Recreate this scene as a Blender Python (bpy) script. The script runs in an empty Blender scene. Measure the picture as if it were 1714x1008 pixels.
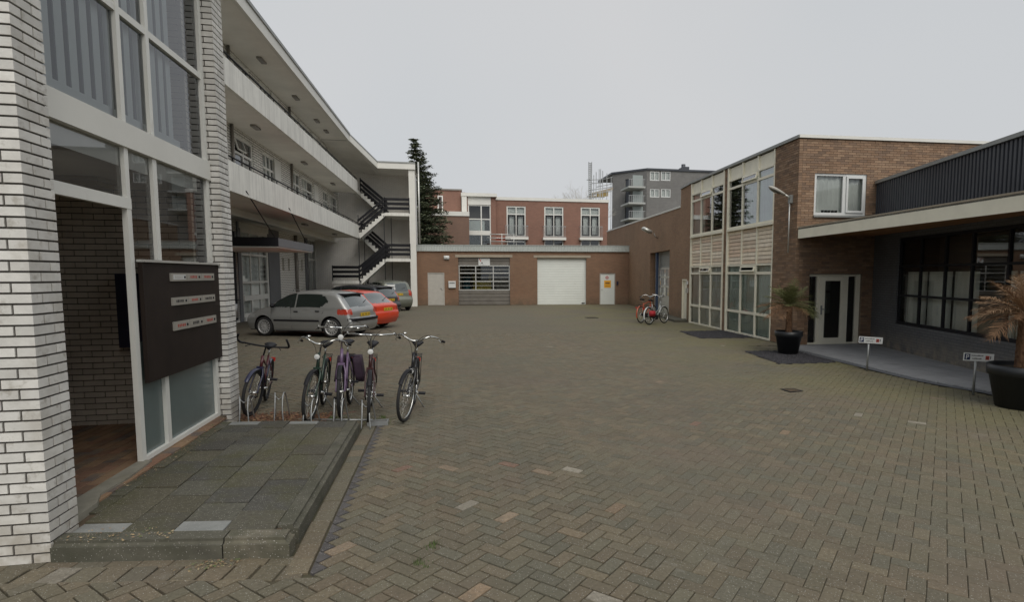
import bpy, bmesh, math, random
from math import sin, cos, pi, radians, hypot, atan2, sqrt
from mathutils import Matrix, Vector, noise
random.seed(7)
scene = bpy.context.scene
COL = scene.collection

# ------------------------------------------------------------------ camera
EYE = 1.95; YAW = .196; PITCH = .0843; FOC = 960.0; CX, CY = 938.0, 541.0
cam = bpy.data.cameras.new('camera')
cam.sensor_width = 36.0
cam.lens = FOC / 1714 * 36
cam.shift_x = (857 - CX) / 1714
cam.shift_y = (CY - 504) / 1714
cam.clip_start = .05; cam.clip_end = 3000
camo = bpy.data.objects.new('camera', cam); COL.objects.link(camo)
camo.location = (0, 0, EYE)
camo.rotation_euler = (pi / 2 - PITCH, 0, -YAW)
scene.camera = camo

# ------------------------------------------------------------------ world, sun, exposure
SUN_EL, SUN_ROT = radians(48), radians(172)
world = bpy.data.worlds.new('World'); scene.world = world
world.use_nodes = True
wn, wl = world.node_tree.nodes, world.node_tree.links
wn.clear()
wo = wn.new('ShaderNodeOutputWorld'); bg = wn.new('ShaderNodeBackground')
sky = wn.new('ShaderNodeTexSky'); sky.sky_type = 'NISHITA'; sky.sun_disc = False
sky.sun_elevation = SUN_EL; sky.sun_rotation = SUN_ROT
sky.air_density = 1.0; sky.dust_density = 4.0; sky.ozone_density = 1.0
hs = wn.new('ShaderNodeHueSaturation'); hs.inputs['Saturation'].default_value = .12
wl.new(sky.outputs[0], hs.inputs['Color'])
tc = wn.new('ShaderNodeTexCoord')
nz = wn.new('ShaderNodeTexNoise'); nz.inputs['Scale'].default_value = 1.3; nz.inputs['Detail'].default_value = 2
wl.new(tc.outputs['Generated'], nz.inputs['Vector'])
cr = wn.new('ShaderNodeValToRGB')
cr.color_ramp.elements[0].position = .3; cr.color_ramp.elements[0].color = (4.65, 5.0, 5.3, 1)
cr.color_ramp.elements[1].position = .75; cr.color_ramp.elements[1].color = (5.55, 5.6, 5.7, 1)
wl.new(nz.outputs['Fac'], cr.inputs[0])
mx = wn.new('ShaderNodeMix'); mx.data_type = 'RGBA'; mx.inputs[0].default_value = .9
wl.new(hs.outputs[0], mx.inputs[6]); wl.new(cr.outputs[0], mx.inputs[7])
wl.new(mx.outputs[2], bg.inputs['Color'])
bg.inputs['Strength'].default_value = .097
wl.new(bg.outputs[0], wo.inputs['Surface'])
sd = bpy.data.lights.new('sun', 'SUN'); sd.energy = 1.5; sd.angle = radians(50); sd.color = (1, .95, .87)
so = bpy.data.objects.new('sun', sd); COL.objects.link(so)
sdir = Vector((sin(SUN_ROT) * cos(SUN_EL), cos(SUN_ROT) * cos(SUN_EL), sin(SUN_EL)))
so.rotation_euler = sdir.to_track_quat('Z', 'Y').to_euler()
so.location = (0, 0, 40)
scene.view_settings.view_transform = 'Standard'
scene.view_settings.look = 'None'
scene.view_settings.exposure = .28
scene.view_settings.gamma = 1
scene.view_settings.use_curve_mapping = False
scene.render.engine = 'CYCLES'
scene.cycles.max_bounces = 8; scene.cycles.diffuse_bounces = 6
scene.cycles.transparent_max_bounces = 12
scene.cycles.caustics_reflective = False; scene.cycles.caustics_refractive = False

# ------------------------------------------------------------------ pixel -> world (measuring aid)
def ray(px, py):
    x = (px - CX) / FOC; y = -(py - CY) / FOC
    fw = cos(PITCH) + y * sin(PITCH); up = -sin(PITCH) + y * cos(PITCH)
    return fw * sin(YAW) + x * cos(YAW), fw * cos(YAW) - x * sin(YAW), up
def gp(px, py, z=0.0):
    X, Y, u = ray(px, py); t = (z - EYE) / u
    return Vector((X * t, Y * t, z))
def at(px, py, Y0):
    X, Y, u = ray(px, py); t = Y0 / Y
    return Vector((X * t, Y0, EYE + u * t))
def pj(v):
    Z = v[2] - EYE
    fw = v[0] * sin(YAW) + v[1] * cos(YAW); r = v[0] * cos(YAW) - v[1] * sin(YAW)
    d = fw * cos(PITCH) - Z * sin(PITCH); u = fw * sin(PITCH) + Z * cos(PITCH)
    if d < .05: return None
    return CX + FOC * r / d, CY - FOC * u / d, d

# ------------------------------------------------------------------ object helpers
WM = {}
def wmat(o):
    return WM.get(o.name, Matrix()) if o else Matrix()
def put(o, parent=None, M=None):
    """link o; M = world matrix (or None: sits in its parent's frame)"""
    COL.objects.link(o)
    if parent is not None:
        o.parent = parent
        L = Matrix() if M is None else wmat(parent).inverted() @ M
        o.matrix_local = L
        WM[o.name] = wmat(parent) @ L
    else:
        L = Matrix() if M is None else M
        o.matrix_world = L
        WM[o.name] = L.copy()
    return o
def FR(x, y, a, z=0):
    """frame: local +x runs along heading a (clockwise from +Y), local -y is the outward side"""
    return Matrix.Translation((x, y, z)) @ Matrix.Rotation(pi / 2 - a, 4, 'Z')
def TR(x, y, z=0, rz=0, ry=0, rx=0, s=1):
    return Matrix.Translation((x, y, z)) @ Matrix.Rotation(rz, 4, 'Z') @ Matrix.Rotation(ry, 4, 'Y') @ Matrix.Rotation(rx, 4, 'X') @ Matrix.Scale(s, 4)
def thing(name, label, cat, M=None, group=None):
    o = bpy.data.objects.new(name, None); o.empty_display_size = .2
    put(o, None, M)
    o['label'] = label; o['category'] = cat
    if group: o['group'] = group
    return o
def tag(o, label=None, cat=None, group=None, kind=None):
    if label: o['label'] = label
    if cat: o['category'] = cat
    if group: o['group'] = group
    if kind: o['kind'] = kind
    return o

class MB:
    def __init__(s): s.v = []; s.f = []; s.sm = []; s.mi = []; s.cur = 0
    def _f(s, fs, base, smooth=False):
        for f in fs: s.f.append(tuple(base + i for i in f)); s.sm.append(smooth); s.mi.append(s.cur)
    def mesh(s, v, f, smooth=False, M=None):
        b = len(s.v)
        if M is not None: v = [M @ Vector(p) for p in v]
        s.v += [tuple(p) for p in v]; s._f(f, b, smooth); return s
    def box(s, x0, x1, y0, y1, z0, z1, M=None):
        v = [(x0,y0,z0),(x1,y0,z0),(x1,y1,z0),(x0,y1,z0),(x0,y0,z1),(x1,y0,z1),(x1,y1,z1),(x0,y1,z1)]
        return s.mesh(v, [(0,3,2,1),(4,5,6,7),(0,1,5,4),(1,2,6,5),(2,3,7,6),(3,0,4,7)], False, M)
    def cbox(s, c, d, M=None):
        return s.box(c[0]-d[0]/2, c[0]+d[0]/2, c[1]-d[1]/2, c[1]+d[1]/2, c[2]-d[2]/2, c[2]+d[2]/2, M)
    def quad(s, a, b, c, d): return s.mesh([a,b,c,d], [(0,1,2,3)])
    def prism(s, pts, z0, z1):
        n = len(pts); v = [(p[0],p[1],z0) for p in pts] + [(p[0],p[1],z1) for p in pts]
        f = [tuple(range(n-1,-1,-1)), tuple(range(n,2*n))] + [(i,(i+1)%n,n+(i+1)%n,n+i) for i in range(n)]
        return s.mesh(v, f)
    def tube(s, pts, r, n=8, cap=True, closed=False):
        pts = [Vector(p) for p in pts]; m = len(pts)
        rs = r if isinstance(r, (list, tuple)) else [r]*m
        v = []; up = None
        for i, p in enumerate(pts):
            if closed: t = pts[(i+1)%m]-pts[i-1]
            else: t = pts[min(i+1,m-1)]-pts[max(i-1,0)]
            if t.length < 1e-9: t = Vector((0,0,1))
            t.normalize()
            if up is None:
                up = Vector((0,0,1)) if abs(t.z) < .9 else Vector((1,0,0))
            a = t.cross(up)
            if a.length < 1e-6: a = t.cross(Vector((0,1,0)))
            a.normalize(); up = a.cross(t).normalized()
            for k in range(n):
                th = 2*pi*k/n
                v.append(p + (a*cos(th)+up*sin(th))*rs[i])
        f = []
        for i in range(m if closed else m-1):
            j = (i+1) % m
            for k in range(n): f.append((i*n+k, i*n+(k+1)%n, j*n+(k+1)%n, j*n+k))
        if cap and not closed:
            f.append(tuple(range(n-1,-1,-1))); f.append(tuple((m-1)*n+k for k in range(n)))
        return s.mesh(v, f, True)
    def cyl(s, a, b, r, n=12): return s.tube([a, b], r, n)
    def lathe(s, prof, n=24, M=None, smooth=True):
        """profile of (r, z)"""
        v = []; f = []
        for (r, z) in prof:
            for k in range(n): v.append((r*cos(2*pi*k/n), r*sin(2*pi*k/n), z))
        for i in range(len(prof)-1):
            for k in range(n): f.append((i*n+k, i*n+(k+1)%n, (i+1)*n+(k+1)%n, (i+1)*n+k))
        return s.mesh(v, f, smooth, M)
    def torus(s, R, r, n=36, m=8, M=None):
        v = []; f = []
        for i in range(n):
            for k in range(m):
                a = 2*pi*i/n; b = 2*pi*k/m; q = R + r*cos(b)
                v.append((q*cos(a), r*sin(b), q*sin(a)))
        for i in range(n):
            for k in range(m): f.append((i*m+k, i*m+(k+1)%m, ((i+1)%n)*m+(k+1)%m, ((i+1)%n)*m+k))
        return s.mesh(v, f, True, M)
    def me(s, name, mats):
        me = bpy.data.meshes.new(name)
        me.from_pydata([tuple(p) for p in s.v], [], s.f)
        me.polygons.foreach_set('use_smooth', s.sm)
        if not isinstance(mats, (list, tuple)): mats = [mats]
        for m in mats: me.materials.append(m)
        if len(mats) > 1: me.polygons.foreach_set('material_index', s.mi)
        me.update(); return me
    def build(s, name, mats, parent=None, M=None):
        return put(bpy.data.objects.new(name, s.me(name, mats)), parent, M)

# ------------------------------------------------------------------ materials
def lnk(nt, a, b): nt.links.new(a, b)
def M_(name, col, rough=.75, metal=0., rnd=0., rndcol=None, nscale=0., namt=0., ncol=None, bump=0., bscale=60.,
       big=None, moss=False, splash=False, streak=0., spec=.5, speck=0., coat=0., brick=None, coordobj=False, wave=None):
    m = bpy.data.materials.new(name); m.use_nodes = True
    nt = m.node_tree; N = nt.nodes; P = N['Principled BSDF']
    P.inputs['Roughness'].default_value = rough; P.inputs['Metallic'].default_value = metal
    P.inputs['Specular IOR Level'].default_value = spec
    if coat: P.inputs['Coat Weight'].default_value = coat; P.inputs['Coat Roughness'].default_value = .05
    geo = N.new('ShaderNodeNewGeometry'); tcn = N.new('ShaderNodeTexCoord')
    pos = tcn.outputs['Object'] if coordobj else geo.outputs['Position']
    def rgb(c):
        n = N.new('ShaderNodeRGB'); n.outputs[0].default_value = (*c[:3], 1); return n.outputs[0]
    def mix(fac, a, b, bt='MIX'):
        n = N.new('ShaderNodeMix'); n.data_type = 'RGBA'; n.blend_type = bt
        if isinstance(fac, float): n.inputs[0].default_value = fac
        else: lnk(nt, fac, n.inputs[0])
        lnk(nt, a, n.inputs[6]); lnk(nt, b, n.inputs[7]); return n.outputs[2]
    def ramp(fac, pts):
        n = N.new('ShaderNodeValToRGB')
        e = n.color_ramp.elements
        while len(e) < len(pts): e.new(.5)
        for i, (p, c) in enumerate(pts):
            e[i].position = p; e[i].color = (c, c, c, 1) if not isinstance(c, (tuple, list)) else (*c[:3], 1)
        lnk(nt, fac, n.inputs[0]); return n.outputs[0]
    def tex(scale, detail=4, vec=None, rough_=.6):
        n = N.new('ShaderNodeTexNoise'); n.inputs['Scale'].default_value = scale; n.inputs['Detail'].default_value = detail
        n.inputs['Roughness'].default_value = rough_
        lnk(nt, vec or pos, n.inputs['Vector']); return n.outputs['Fac']
    def scaled(sx, sy, sz):
        n = N.new('ShaderNodeVectorMath'); n.operation = 'MULTIPLY'; lnk(nt, pos, n.inputs[0]); n.inputs[1].default_value = (sx, sy, sz)
        return n.outputs[0]
    c = rgb(col); bh = None
    if rnd or rndcol:
        oi = N.new('ShaderNodeObjectInfo')
        a = N.new('ShaderNodeMath'); a.operation = 'MULTIPLY_ADD'; lnk(nt, oi.outputs['Random'], a.inputs[0]); a.inputs[1].default_value = 7.31
        lnk(nt, geo.outputs['Random Per Island'], a.inputs[2])
        fr = N.new('ShaderNodeMath'); fr.operation = 'FRACT'; lnk(nt, a.outputs[0], fr.inputs[0])
        r1 = fr.outputs[0]
        if rndcol:
            k = len(rndcol)
            c = ramp(r1, [(i / k, cc) for i, cc in enumerate(rndcol)])
            N[-1].color_ramp.interpolation = 'CONSTANT' if k > 2 else 'LINEAR'
        if rnd:
            b = N.new('ShaderNodeMath'); b.operation = 'MULTIPLY'; lnk(nt, r1, b.inputs[0]); b.inputs[1].default_value = 13.7
            f2 = N.new('ShaderNodeMath'); f2.operation = 'FRACT'; lnk(nt, b.outputs[0], f2.inputs[0])
            c = mix(1., c, ramp(f2.outputs[0], [(0, 1 - rnd), (1, 1 + rnd)]), 'MULTIPLY')
    if brick:
        bw, bhh, mort, ccols, mcol = brick
        # (x + y, z) of the wall's own frame
        sp = N.new('ShaderNodeSeparateXYZ'); lnk(nt, tcn.outputs['Object'], sp.inputs[0])
        ad = N.new('ShaderNodeMath'); ad.operation = 'ADD'; lnk(nt, sp.outputs[0], ad.inputs[0]); lnk(nt, sp.outputs[1], ad.inputs[1])
        cb = N.new('ShaderNodeCombineXYZ'); lnk(nt, ad.outputs[0], cb.inputs[0]); lnk(nt, sp.outputs[2], cb.inputs[1])
        bt = N.new('ShaderNodeTexBrick'); lnk(nt, cb.outputs[0], bt.inputs['Vector'])
        bt.inputs['Scale'].default_value = 1; bt.inputs['Brick Width'].default_value = bw; bt.inputs['Row Height'].default_value = bhh
        bt.inputs['Mortar Size'].default_value = mort; bt.inputs['Mortar Smooth'].default_value = .2; bt.inputs['Bias'].default_value = 0
        bt.inputs['Color1'].default_value = (*ccols[0], 1); bt.inputs['Color2'].default_value = (*ccols[1], 1); bt.inputs['Mortar'].default_value = (*mcol, 1)
        c = bt.outputs['Color']
        inv = N.new('ShaderNodeMath'); inv.operation = 'SUBTRACT'; inv.inputs[0].default_value = 1; lnk(nt, bt.outputs['Fac'], inv.inputs[1])
        bh = inv.outputs[0]
    if wave:  # corrugation (scale per metre along local x, depth colour)
        w = N.new('ShaderNodeTexWave'); w.wave_type = 'BANDS'; w.bands_direction = 'X'; w.inputs['Scale'].default_value = wave
        lnk(nt, tcn.outputs['Object'], w.inputs['Vector']); bh = w.outputs['Fac']
    if nscale:
        t = tex(nscale)
        if ncol: c = mix(ramp(t, [(.42, 0.), (.66, min(1., namt))]), c, rgb(ncol))
        else: c = mix(1., c, ramp(t, [(.25, 1 - namt), (.75, 1 + namt)]), 'MULTIPLY')
    if big:   # list of (scale, colour, lo, hi, amount)
        for (sc, cc, lo, hi, am) in big:
            c = mix(ramp(tex(sc, 3), [(lo, 0.), (hi, am)]), c, rgb(cc))
    if moss:   # yellow-green moss that thickens towards the path on the right
        sx = N.new('ShaderNodeSeparateXYZ'); lnk(nt, pos, sx.inputs[0])
        mr = N.new('ShaderNodeMapRange'); lnk(nt, sx.outputs[0], mr.inputs[0]); mr.inputs[1].default_value = 3.5; mr.inputs[2].default_value = 8.5
        mm = N.new('ShaderNodeMath'); mm.operation = 'MULTIPLY'; lnk(nt, mr.outputs[0], mm.inputs[0]); lnk(nt, ramp(tex(.5, 4), [(.36, 0.), (.62, .8)]), mm.inputs[1])
        c = mix(mm.outputs[0], c, rgb((.17,.155,.07)))
        c = mix(ramp(tex(.9, 5, None, .75), [(.62, 0.), (.75, .45)]), c, rgb((.27,.25,.21)))
    if splash:   # splashed dirt low on the wall
        sz_ = N.new('ShaderNodeSeparateXYZ'); lnk(nt, geo.outputs['Position'], sz_.inputs[0])
        mr = N.new('ShaderNodeMapRange'); lnk(nt, sz_.outputs[2], mr.inputs[0]); mr.inputs[1].default_value = .55; mr.inputs[2].default_value = 0.
        mm = N.new('ShaderNodeMath'); mm.operation = 'MULTIPLY'; lnk(nt, mr.outputs[0], mm.inputs[0]); lnk(nt, ramp(tex(5., 4), [(.35, .15), (.65, .9)]), mm.inputs[1])
        c = mix(mm.outputs[0], c, rgb(splash if isinstance(splash, tuple) else (.30,.26,.20)))
    if streak:
        t = tex(1., 3, scaled(7., 7., .35))
        c = mix(1., c, ramp(t, [(.35, 1 - streak), (.6, 1.02)]), 'MULTIPLY')
    if speck:
        vo = N.new('ShaderNodeTexVoronoi'); vo.inputs['Scale'].default_value = 55; lnk(nt, pos, vo.inputs['Vector'])
        c = mix(ramp(vo.outputs['Distance'], [(.10, speck), (.2, 0.)]), c, rgb((.55, .53, .49)))
    lnk(nt, c, P.inputs['Base Color'])
    if bump or bh is not None:
        bn = N.new('ShaderNodeBump'); bn.inputs['Distance'].default_value = .01
        if bh is not None:
            bn.inputs['Strength'].default_value = .6; lnk(nt, bh, bn.inputs['Height'])
        else:
            bn.inputs['Strength'].default_value = bump; lnk(nt, tex(bscale, 5), bn.inputs['Height'])
        lnk(nt, bn.outputs[0], P.inputs['Normal'])
    return m
def glass(name, tint=(.75, .8, .8), refl=1.0, rough=.01, dark=0.0):
    """window pane: fresnel mirror over a tinted see-through sheet"""
    m = bpy.data.materials.new(name); m.use_nodes = True
    nt = m.node_tree; N = nt.nodes; N.clear()
    out = N.new('ShaderNodeOutputMaterial'); tr = N.new('ShaderNodeBsdfTransparent'); gl = N.new('ShaderNodeBsdfGlossy')
    tr.inputs[0].default_value = (*tint, 1); gl.inputs['Roughness'].default_value = rough; gl.inputs['Color'].default_value = (.95, .97, 1, 1)
    fr = N.new('ShaderNodeFresnel'); fr.inputs['IOR'].default_value = 1.5
    mu = N.new('ShaderNodeMath'); mu.operation = 'MULTIPLY_ADD'; lnk(nt, fr.outputs[0], mu.inputs[0]); mu.inputs[1].default_value = 1.4 * refl; mu.inputs[2].default_value = .03 * refl
    mu.use_clamp = True
    nzt = N.new('ShaderNodeTexNoise'); nzt.inputs['Scale'].default_value = 1.2
    bn = N.new('ShaderNodeBump'); bn.inputs['Strength'].default_value = .02; lnk(nt, nzt.outputs['Fac'], bn.inputs['Height'])
    lnk(nt, bn.outputs[0], gl.inputs['Normal'])
    mx = N.new('ShaderNodeMixShader'); lnk(nt, mu.outputs[0], mx.inputs[0]); lnk(nt, tr.outputs[0], mx.inputs[1]); lnk(nt, gl.outputs[0], mx.inputs[2])
    lnk(nt, mx.outputs[0], out.inputs[0]); return m
WH = (.62, .61, .575)
m_white_brick = M_('white_painted_brick', (.66, .645, .61), .7, splash=True, rnd=.13, nscale=9, namt=.1, bump=.25, bscale=90, big=[(1.1, (.42, .39, .33), .5, .75, .35), (13., (.30,.27,.22), .58, .74, .6), (3.5, (.45,.42,.37), .52, .68, .5)])
m_white_brick_low = M_('white_brick_courses_low', (.6,.6,.6), .8, brick=(.44, .088, .012, ((.90,.88,.83),(.86,.84,.79)), (.30,.29,.26)))
m_mortar_dark = M_('dark_mortar', (.075, .068, .06), .95, nscale=20, namt=.2)
m_white_brick_tex = M_('white_brick_courses', (.6,.6,.6), .8, brick=(.44, .088, .014, ((.80,.78,.73),(.74,.72,.67)), (.20,.19,.17)), nscale=.9, namt=.12)
m_hall_brick = M_('hall_painted_brick', (.55, .49, .42), .8, rnd=.1, nscale=6, namt=.12, bump=.2)
m_paint = M_('white_window_paint', (.74, .735, .69), .45, nscale=3, namt=.06, big=[(5., (.45, .42, .36), .62, .8, .4)])
m_cream = M_('cream_window_paint', (.86, .82, .68), .5, nscale=3, namt=.07)
m_render = M_('white_render', (.80, .79, .735), .85, nscale=2.5, namt=.07, streak=.16, bump=.1, bscale=30)
m_soffit = M_('painted_soffit', (.82, .80, .75), .9, nscale=.7, namt=.12)
m_fascia = M_('white_fascia_board', (.74, .73, .68), .6, nscale=1.5, namt=.05)
m_zinc = M_('grey_roof_edge', (.30, .31, .30), .5, metal=.2, nscale=3, namt=.1)
m_felt = M_('roof_felt', (.09, .09, .09), .95, nscale=2, namt=.2)
BR1, BR2, BR3, BR4 = (.268, .170, .108), (.235, .146, .090), (.290, .192, .125), (.205, .135, .092)
m_brown_brick = M_('brown_brick', BR1, .85, rnd=.16, rndcol=[BR1, BR2, BR3, BR4], nscale=14, namt=.12, bump=.2)
m_brown_mortar = M_('grey_brown_mortar', (.165, .122, .088), .95, nscale=10, namt=.15)
m_brown_tex = M_('brown_brick_courses', BR1, .88, brick=(.22, .064, .008, ((.36,.215,.13),(.30,.175,.105)), (.22,.175,.125)), splash=(.10,.09,.055), nscale=.8, namt=.14, big=[(.35, (.22,.16,.105), .5, .72, .45)])
m_orange_tex = M_('orange_brown_brick_courses', BR1, .88, brick=(.22, .064, .008, ((.27,.150,.090),(.225,.125,.078)), (.18,.14,.10)), splash=(.11,.09,.06), nscale=.8, namt=.14, big=[(.4, (.21,.15,.10), .52, .75, .4)])
m_red_tex = M_('red_brick_courses', BR1, .88, brick=(.24, .08, .009, ((.29,.145,.105),(.25,.125,.09)), (.23,.17,.135)), nscale=.6, namt=.1)
m_dkred_tex = M_('dark_red_brick_courses', BR1, .88, brick=(.24, .08, .009, ((.235,.14,.10),(.20,.12,.09)), (.17,.13,.10)), nscale=.6, namt=.1)
m_grey_tex = M_('grey_brick_courses', BR1, .88, brick=(.5, .16, .012, ((.20,.195,.187),(.175,.17,.165)), (.15,.147,.142)), nscale=.4, namt=.1)
m_dark_wall = M_('anthracite_brick', BR1, .7, brick=(.22, .064, .009, ((.135,.137,.143),(.115,.117,.123)), (.08,.08,.086)), big=[(1.5, (.09,.09,.085), .5, .7, .6)], splash=True, nscale=1, namt=.12)
m_metal_dark = M_('anthracite_cladding', (.065, .070, .082), .42, metal=.3, nscale=2, namt=.12)
m_black = M_('black_paint', (.014, .014, .017), .55, spec=.25, nscale=4, namt=.2)
m_navy = M_('navy_metal', (.02, .022, .05), .35)
m_darkwood = M_('dark_brown_board', (.022, .015, .012), .6, spec=.2, nscale=2.5, namt=.25, streak=.1)
m_alu = M_('aluminium', (.60, .60, .57), .4, metal=.6, nscale=8, namt=.08)
m_grey = M_('grey_panel_paint', (.16, .165, .175), .6, nscale=2, namt=.08)
m_lgrey = M_('light_grey_door_paint', (.44, .42, .38), .55, nscale=4, namt=.08, big=[(7, (.22,.19,.15), .62, .8, .5)])
m_roller = M_('white_roller_door', (.72, .75, .71), .5, nscale=1.5, namt=.05, big=[(4, (.35,.33,.28), .66, .85, .4)])
m_taupe = M_('weathered_aluminium_slats', (.27, .25, .225), .4, metal=.5, nscale=2.2, namt=.18)
m_corr = M_('pale_corrugated_fascia', (.47, .50, .48), .5, nscale=1.5, namt=.08, big=[(3, (.25,.27,.24), .6, .8, .5)])
m_lintel = M_('concrete_lintel', (.36, .31, .24), .9, nscale=3, namt=.15, bump=.15)
m_conc = M_('old_concrete', (.095, .09, .068), .95, nscale=7, namt=.3, speck=.55, bump=.5, bscale=120, big=[(2.2, (.055,.055,.035), .45, .65, .8)])
m_conc_light = M_('pale_concrete', (.24, .225, .18), .9, nscale=5, namt=.22, bump=.3, big=[(4, (.16,.14,.09), .5, .7, .6)])
m_tile = M_('concrete_slab_tile', (.08, .074, .054), .9, rnd=.10, rndcol=[(.082,.076,.056),(.068,.065,.055),(.086,.078,.052),(.092,.088,.068)], nscale=30, namt=.3, speck=.6, bump=.4, bscale=130, big=[(2., (.075,.072,.03), .45, .65, .7), (.9, (.06,.05,.035), .5, .7, .5)])
m_tile_pale = M_('pale_slab_tile', (.22, .225, .215), .85, nscale=6, namt=.2, bump=.3, speck=.4)
PV = [(.150,.126,.086),(.133,.117,.083),(.160,.132,.088),(.140,.120,.081),(.128,.117,.085),(.154,.124,.084),(.135,.112,.077),(.146,.130,.090)]
BIG = [(.22, (.126,.121,.088), .46, .66, .55), (.55, (.165,.125,.095), .52, .72, .55), (1.7, (.105,.098,.065), .55, .78, .4), (7., (.085,.074,.052), .54, .76, .4), (.13, (.105,.092,.07), .50, .66, .4)]
m_pave = M_('courtyard_brick', PV[0], .9, rnd=.10, rndcol=PV, nscale=45, namt=.3, speck=.6, bump=.8, bscale=110, big=BIG, moss=True)
m_pave_odd = M_('odd_coloured_brick', PV[0], .9, rnd=.15, rndcol=[(.22,.16,.105),(.20,.125,.09),(.25,.225,.18),(.19,.15,.10),(.235,.18,.125)], nscale=40, namt=.3, speck=.6, bump=.8, bscale=110, big=[(6., (.12,.10,.07), .5, .7, .5)])
m_pave_dark = M_('dark_edge_brick', (.085,.078,.076), .9, rnd=.15, nscale=16, namt=.25, speck=.5, bump=.5, bscale=110)
m_joint = M_('sandy_joints', (.075, .062, .040), 1., nscale=6, namt=.35, ncol=(.05,.065,.022))
m_farpave = M_('far_courtyard_paving', (.140,.122,.085), .92, nscale=7, namt=.3, bump=.4, bscale=20, moss=True, big=BIG + [(9., (.09,.08,.062), .5, .7, .5)])
m_ground = M_('distant_ground', (.13, .125, .10), .95, nscale=.3, namt=.2)
m_slate = M_('dark_chippings', (.045, .043, .048), .85, rnd=.4, nscale=20, namt=.3)
m_path = M_('grey_path_tiles', (.27, .272, .28), .85, rnd=.06, nscale=3, namt=.12, bump=.15)
m_path_dark = M_('dark_kerb_band', (.12, .125, .135), .85, rnd=.1, nscale=4, namt=.15)
m_siding = M_('faded_siding_board', (.47,.40,.32), .8, rndcol=[(.80,.69,.54),(.70,.57,.44),(.84,.74,.60),(.75,.58,.44)], rnd=.08, nscale=5, namt=.12, coordobj=False)
m_sidegap = M_('siding_gap', (.13, .085, .06), .9)
m_woodsoffit = M_('stained_wood_soffit', (.33, .16, .07), .6, rnd=.15, nscale=3, namt=.2)
m_carpet = M_('worn_brown_floor', (.21, .13, .08), .95, nscale=3, namt=.4, ncol=(.06,.055,.055), bump=.3, bscale=60)
m_lobby = M_('dark_lobby', (.10, .09, .075), .95)
m_dirt = M_('leafy_dirt', (.10, .072, .045), 1., nscale=14, namt=.4, bump=.6, bscale=80)
m_leaf = M_('fallen_leaf', (.20,.09,.05), .8, rndcol=[(.22,.10,.055),(.16,.06,.04),(.28,.17,.09),(.12,.07,.045),(.20,.12,.06)], rnd=.2)
m_straw = M_('dry_grass', (.32,.24,.14), .9, rnd=.25, rndcol=[(.30,.22,.12),(.36,.29,.18),(.12,.15,.06),(.22,.15,.09)])
m_moss = M_('green_weed', (.075,.11,.03), .9, rnd=.3)
m_curtain = M_('pale_curtain', (.92, .95, .90), .95, nscale=1.5, namt=.1)
m_curtain_blue = M_('blue_grey_curtain', (.76, .93, .90), .95, nscale=1.5, namt=.15)
m_net = M_('white_net_curtain', (.93, .96, .93), .95)
m_room = M_('dim_room', (.12, .11, .10), .95)
m_roomlight = M_('beige_room', (.60, .57, .48), .95)
m_stripe = M_('grey_blue_stripe_slat', (.62, .67, .68), .6)  # pale and dark tones imitate reflected stripes in the upper glazing
m_stripe_dark = M_('dark_stripe_backing', (.14, .17, .20), .8)
m_glass = glass('window_glass', (.96, .98, .97), .8)
m_glass_facade = glass('facade_glass', (.96, .98, .97), 1.7)
m_glass_hall = glass('hall_glass', (.90, .92, .91), .75)
m_glass_dark = glass('dark_wing_glass', (.93, .95, .93), 1.0)
m_frost = M_('frosted_lower_glass', (.13, .165, .16), .25, spec=.6, nscale=1.2, namt=.12)
m_carglass = M_('car_glass', (.05, .062, .06), .05, spec=1., coat=1.)
m_carside = M_('car_side_glass', (.016, .022, .02), .06, spec=.45)
m_rubber = M_('tyre_rubber', (.018, .018, .019), .8, nscale=30, namt=.15)
m_chrome = M_('chrome', (.72, .72, .70), .22, metal=1.)
m_steel = M_('galvanised_steel', (.36, .37, .37), .45, metal=.7, nscale=12, namt=.15)
m_plate = M_('yellow_number_plate', (.62, .40, .03), .5)
m_ink = M_('black_ink', (.012, .012, .014), .7)
m_redink = M_('red_ink', (.50, .035, .02), .6)
m_signw = M_('white_sign_plate', (.66, .67, .66), .5)
m_pblue = M_('parking_navy', (.012, .02, .07), .5)
m_pot = M_('black_plastic_pot', (.016, .018, .021), .42, nscale=5, namt=.15)
m_soil = M_('potting_soil', (.035, .028, .02), 1.)

# ------------------------------------------------------------------ pieces (bricks, tiles, boards)
SKEW = -.16      # the raised pavement's cross joints run a little askew
MESHCACHE = {}
def piece_mesh(kind, sx, sy, sz, mat):
    key = (kind, round(sx,3), round(sy,3), round(sz,3), mat.name)
    if key not in MESHCACHE:
        mb = MB(); piece_into(mb, kind, Matrix(), sx, sy, sz); MESHCACHE[key] = mb.me(kind, mat)
    return MESHCACHE[key]
def piece_into(mb, kind, M, sx, sy, sz):
    if kind in ('paver', 'slab'):   # chamfered top
        a, b, c = sx/2, sy/2, .004
        v = [(-a,-b,-sz),(a,-b,-sz),(a,b,-sz),(-a,b,-sz),(-a,-b,-.004),(a,-b,-.004),(a,b,-.004),(-a,b,-.004),(-a+c,-b+c,0),(a-c,-b+c,0),(a-c,b-c,0),(-a+c,b-c,0)]
        f = [(0,1,5,4),(1,2,6,5),(2,3,7,6),(3,0,4,7),(4,5,9,8),(5,6,10,9),(6,7,11,10),(7,4,8,11),(8,9,10,11)]
        if kind == 'slab': v = [(p[0], p[1]+SKEW*p[0], p[2]) for p in v]
        mb.mesh(v, f, False, M)
    else:
        mb.cbox((0,0,0), (sx,sy,sz), M)
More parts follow.
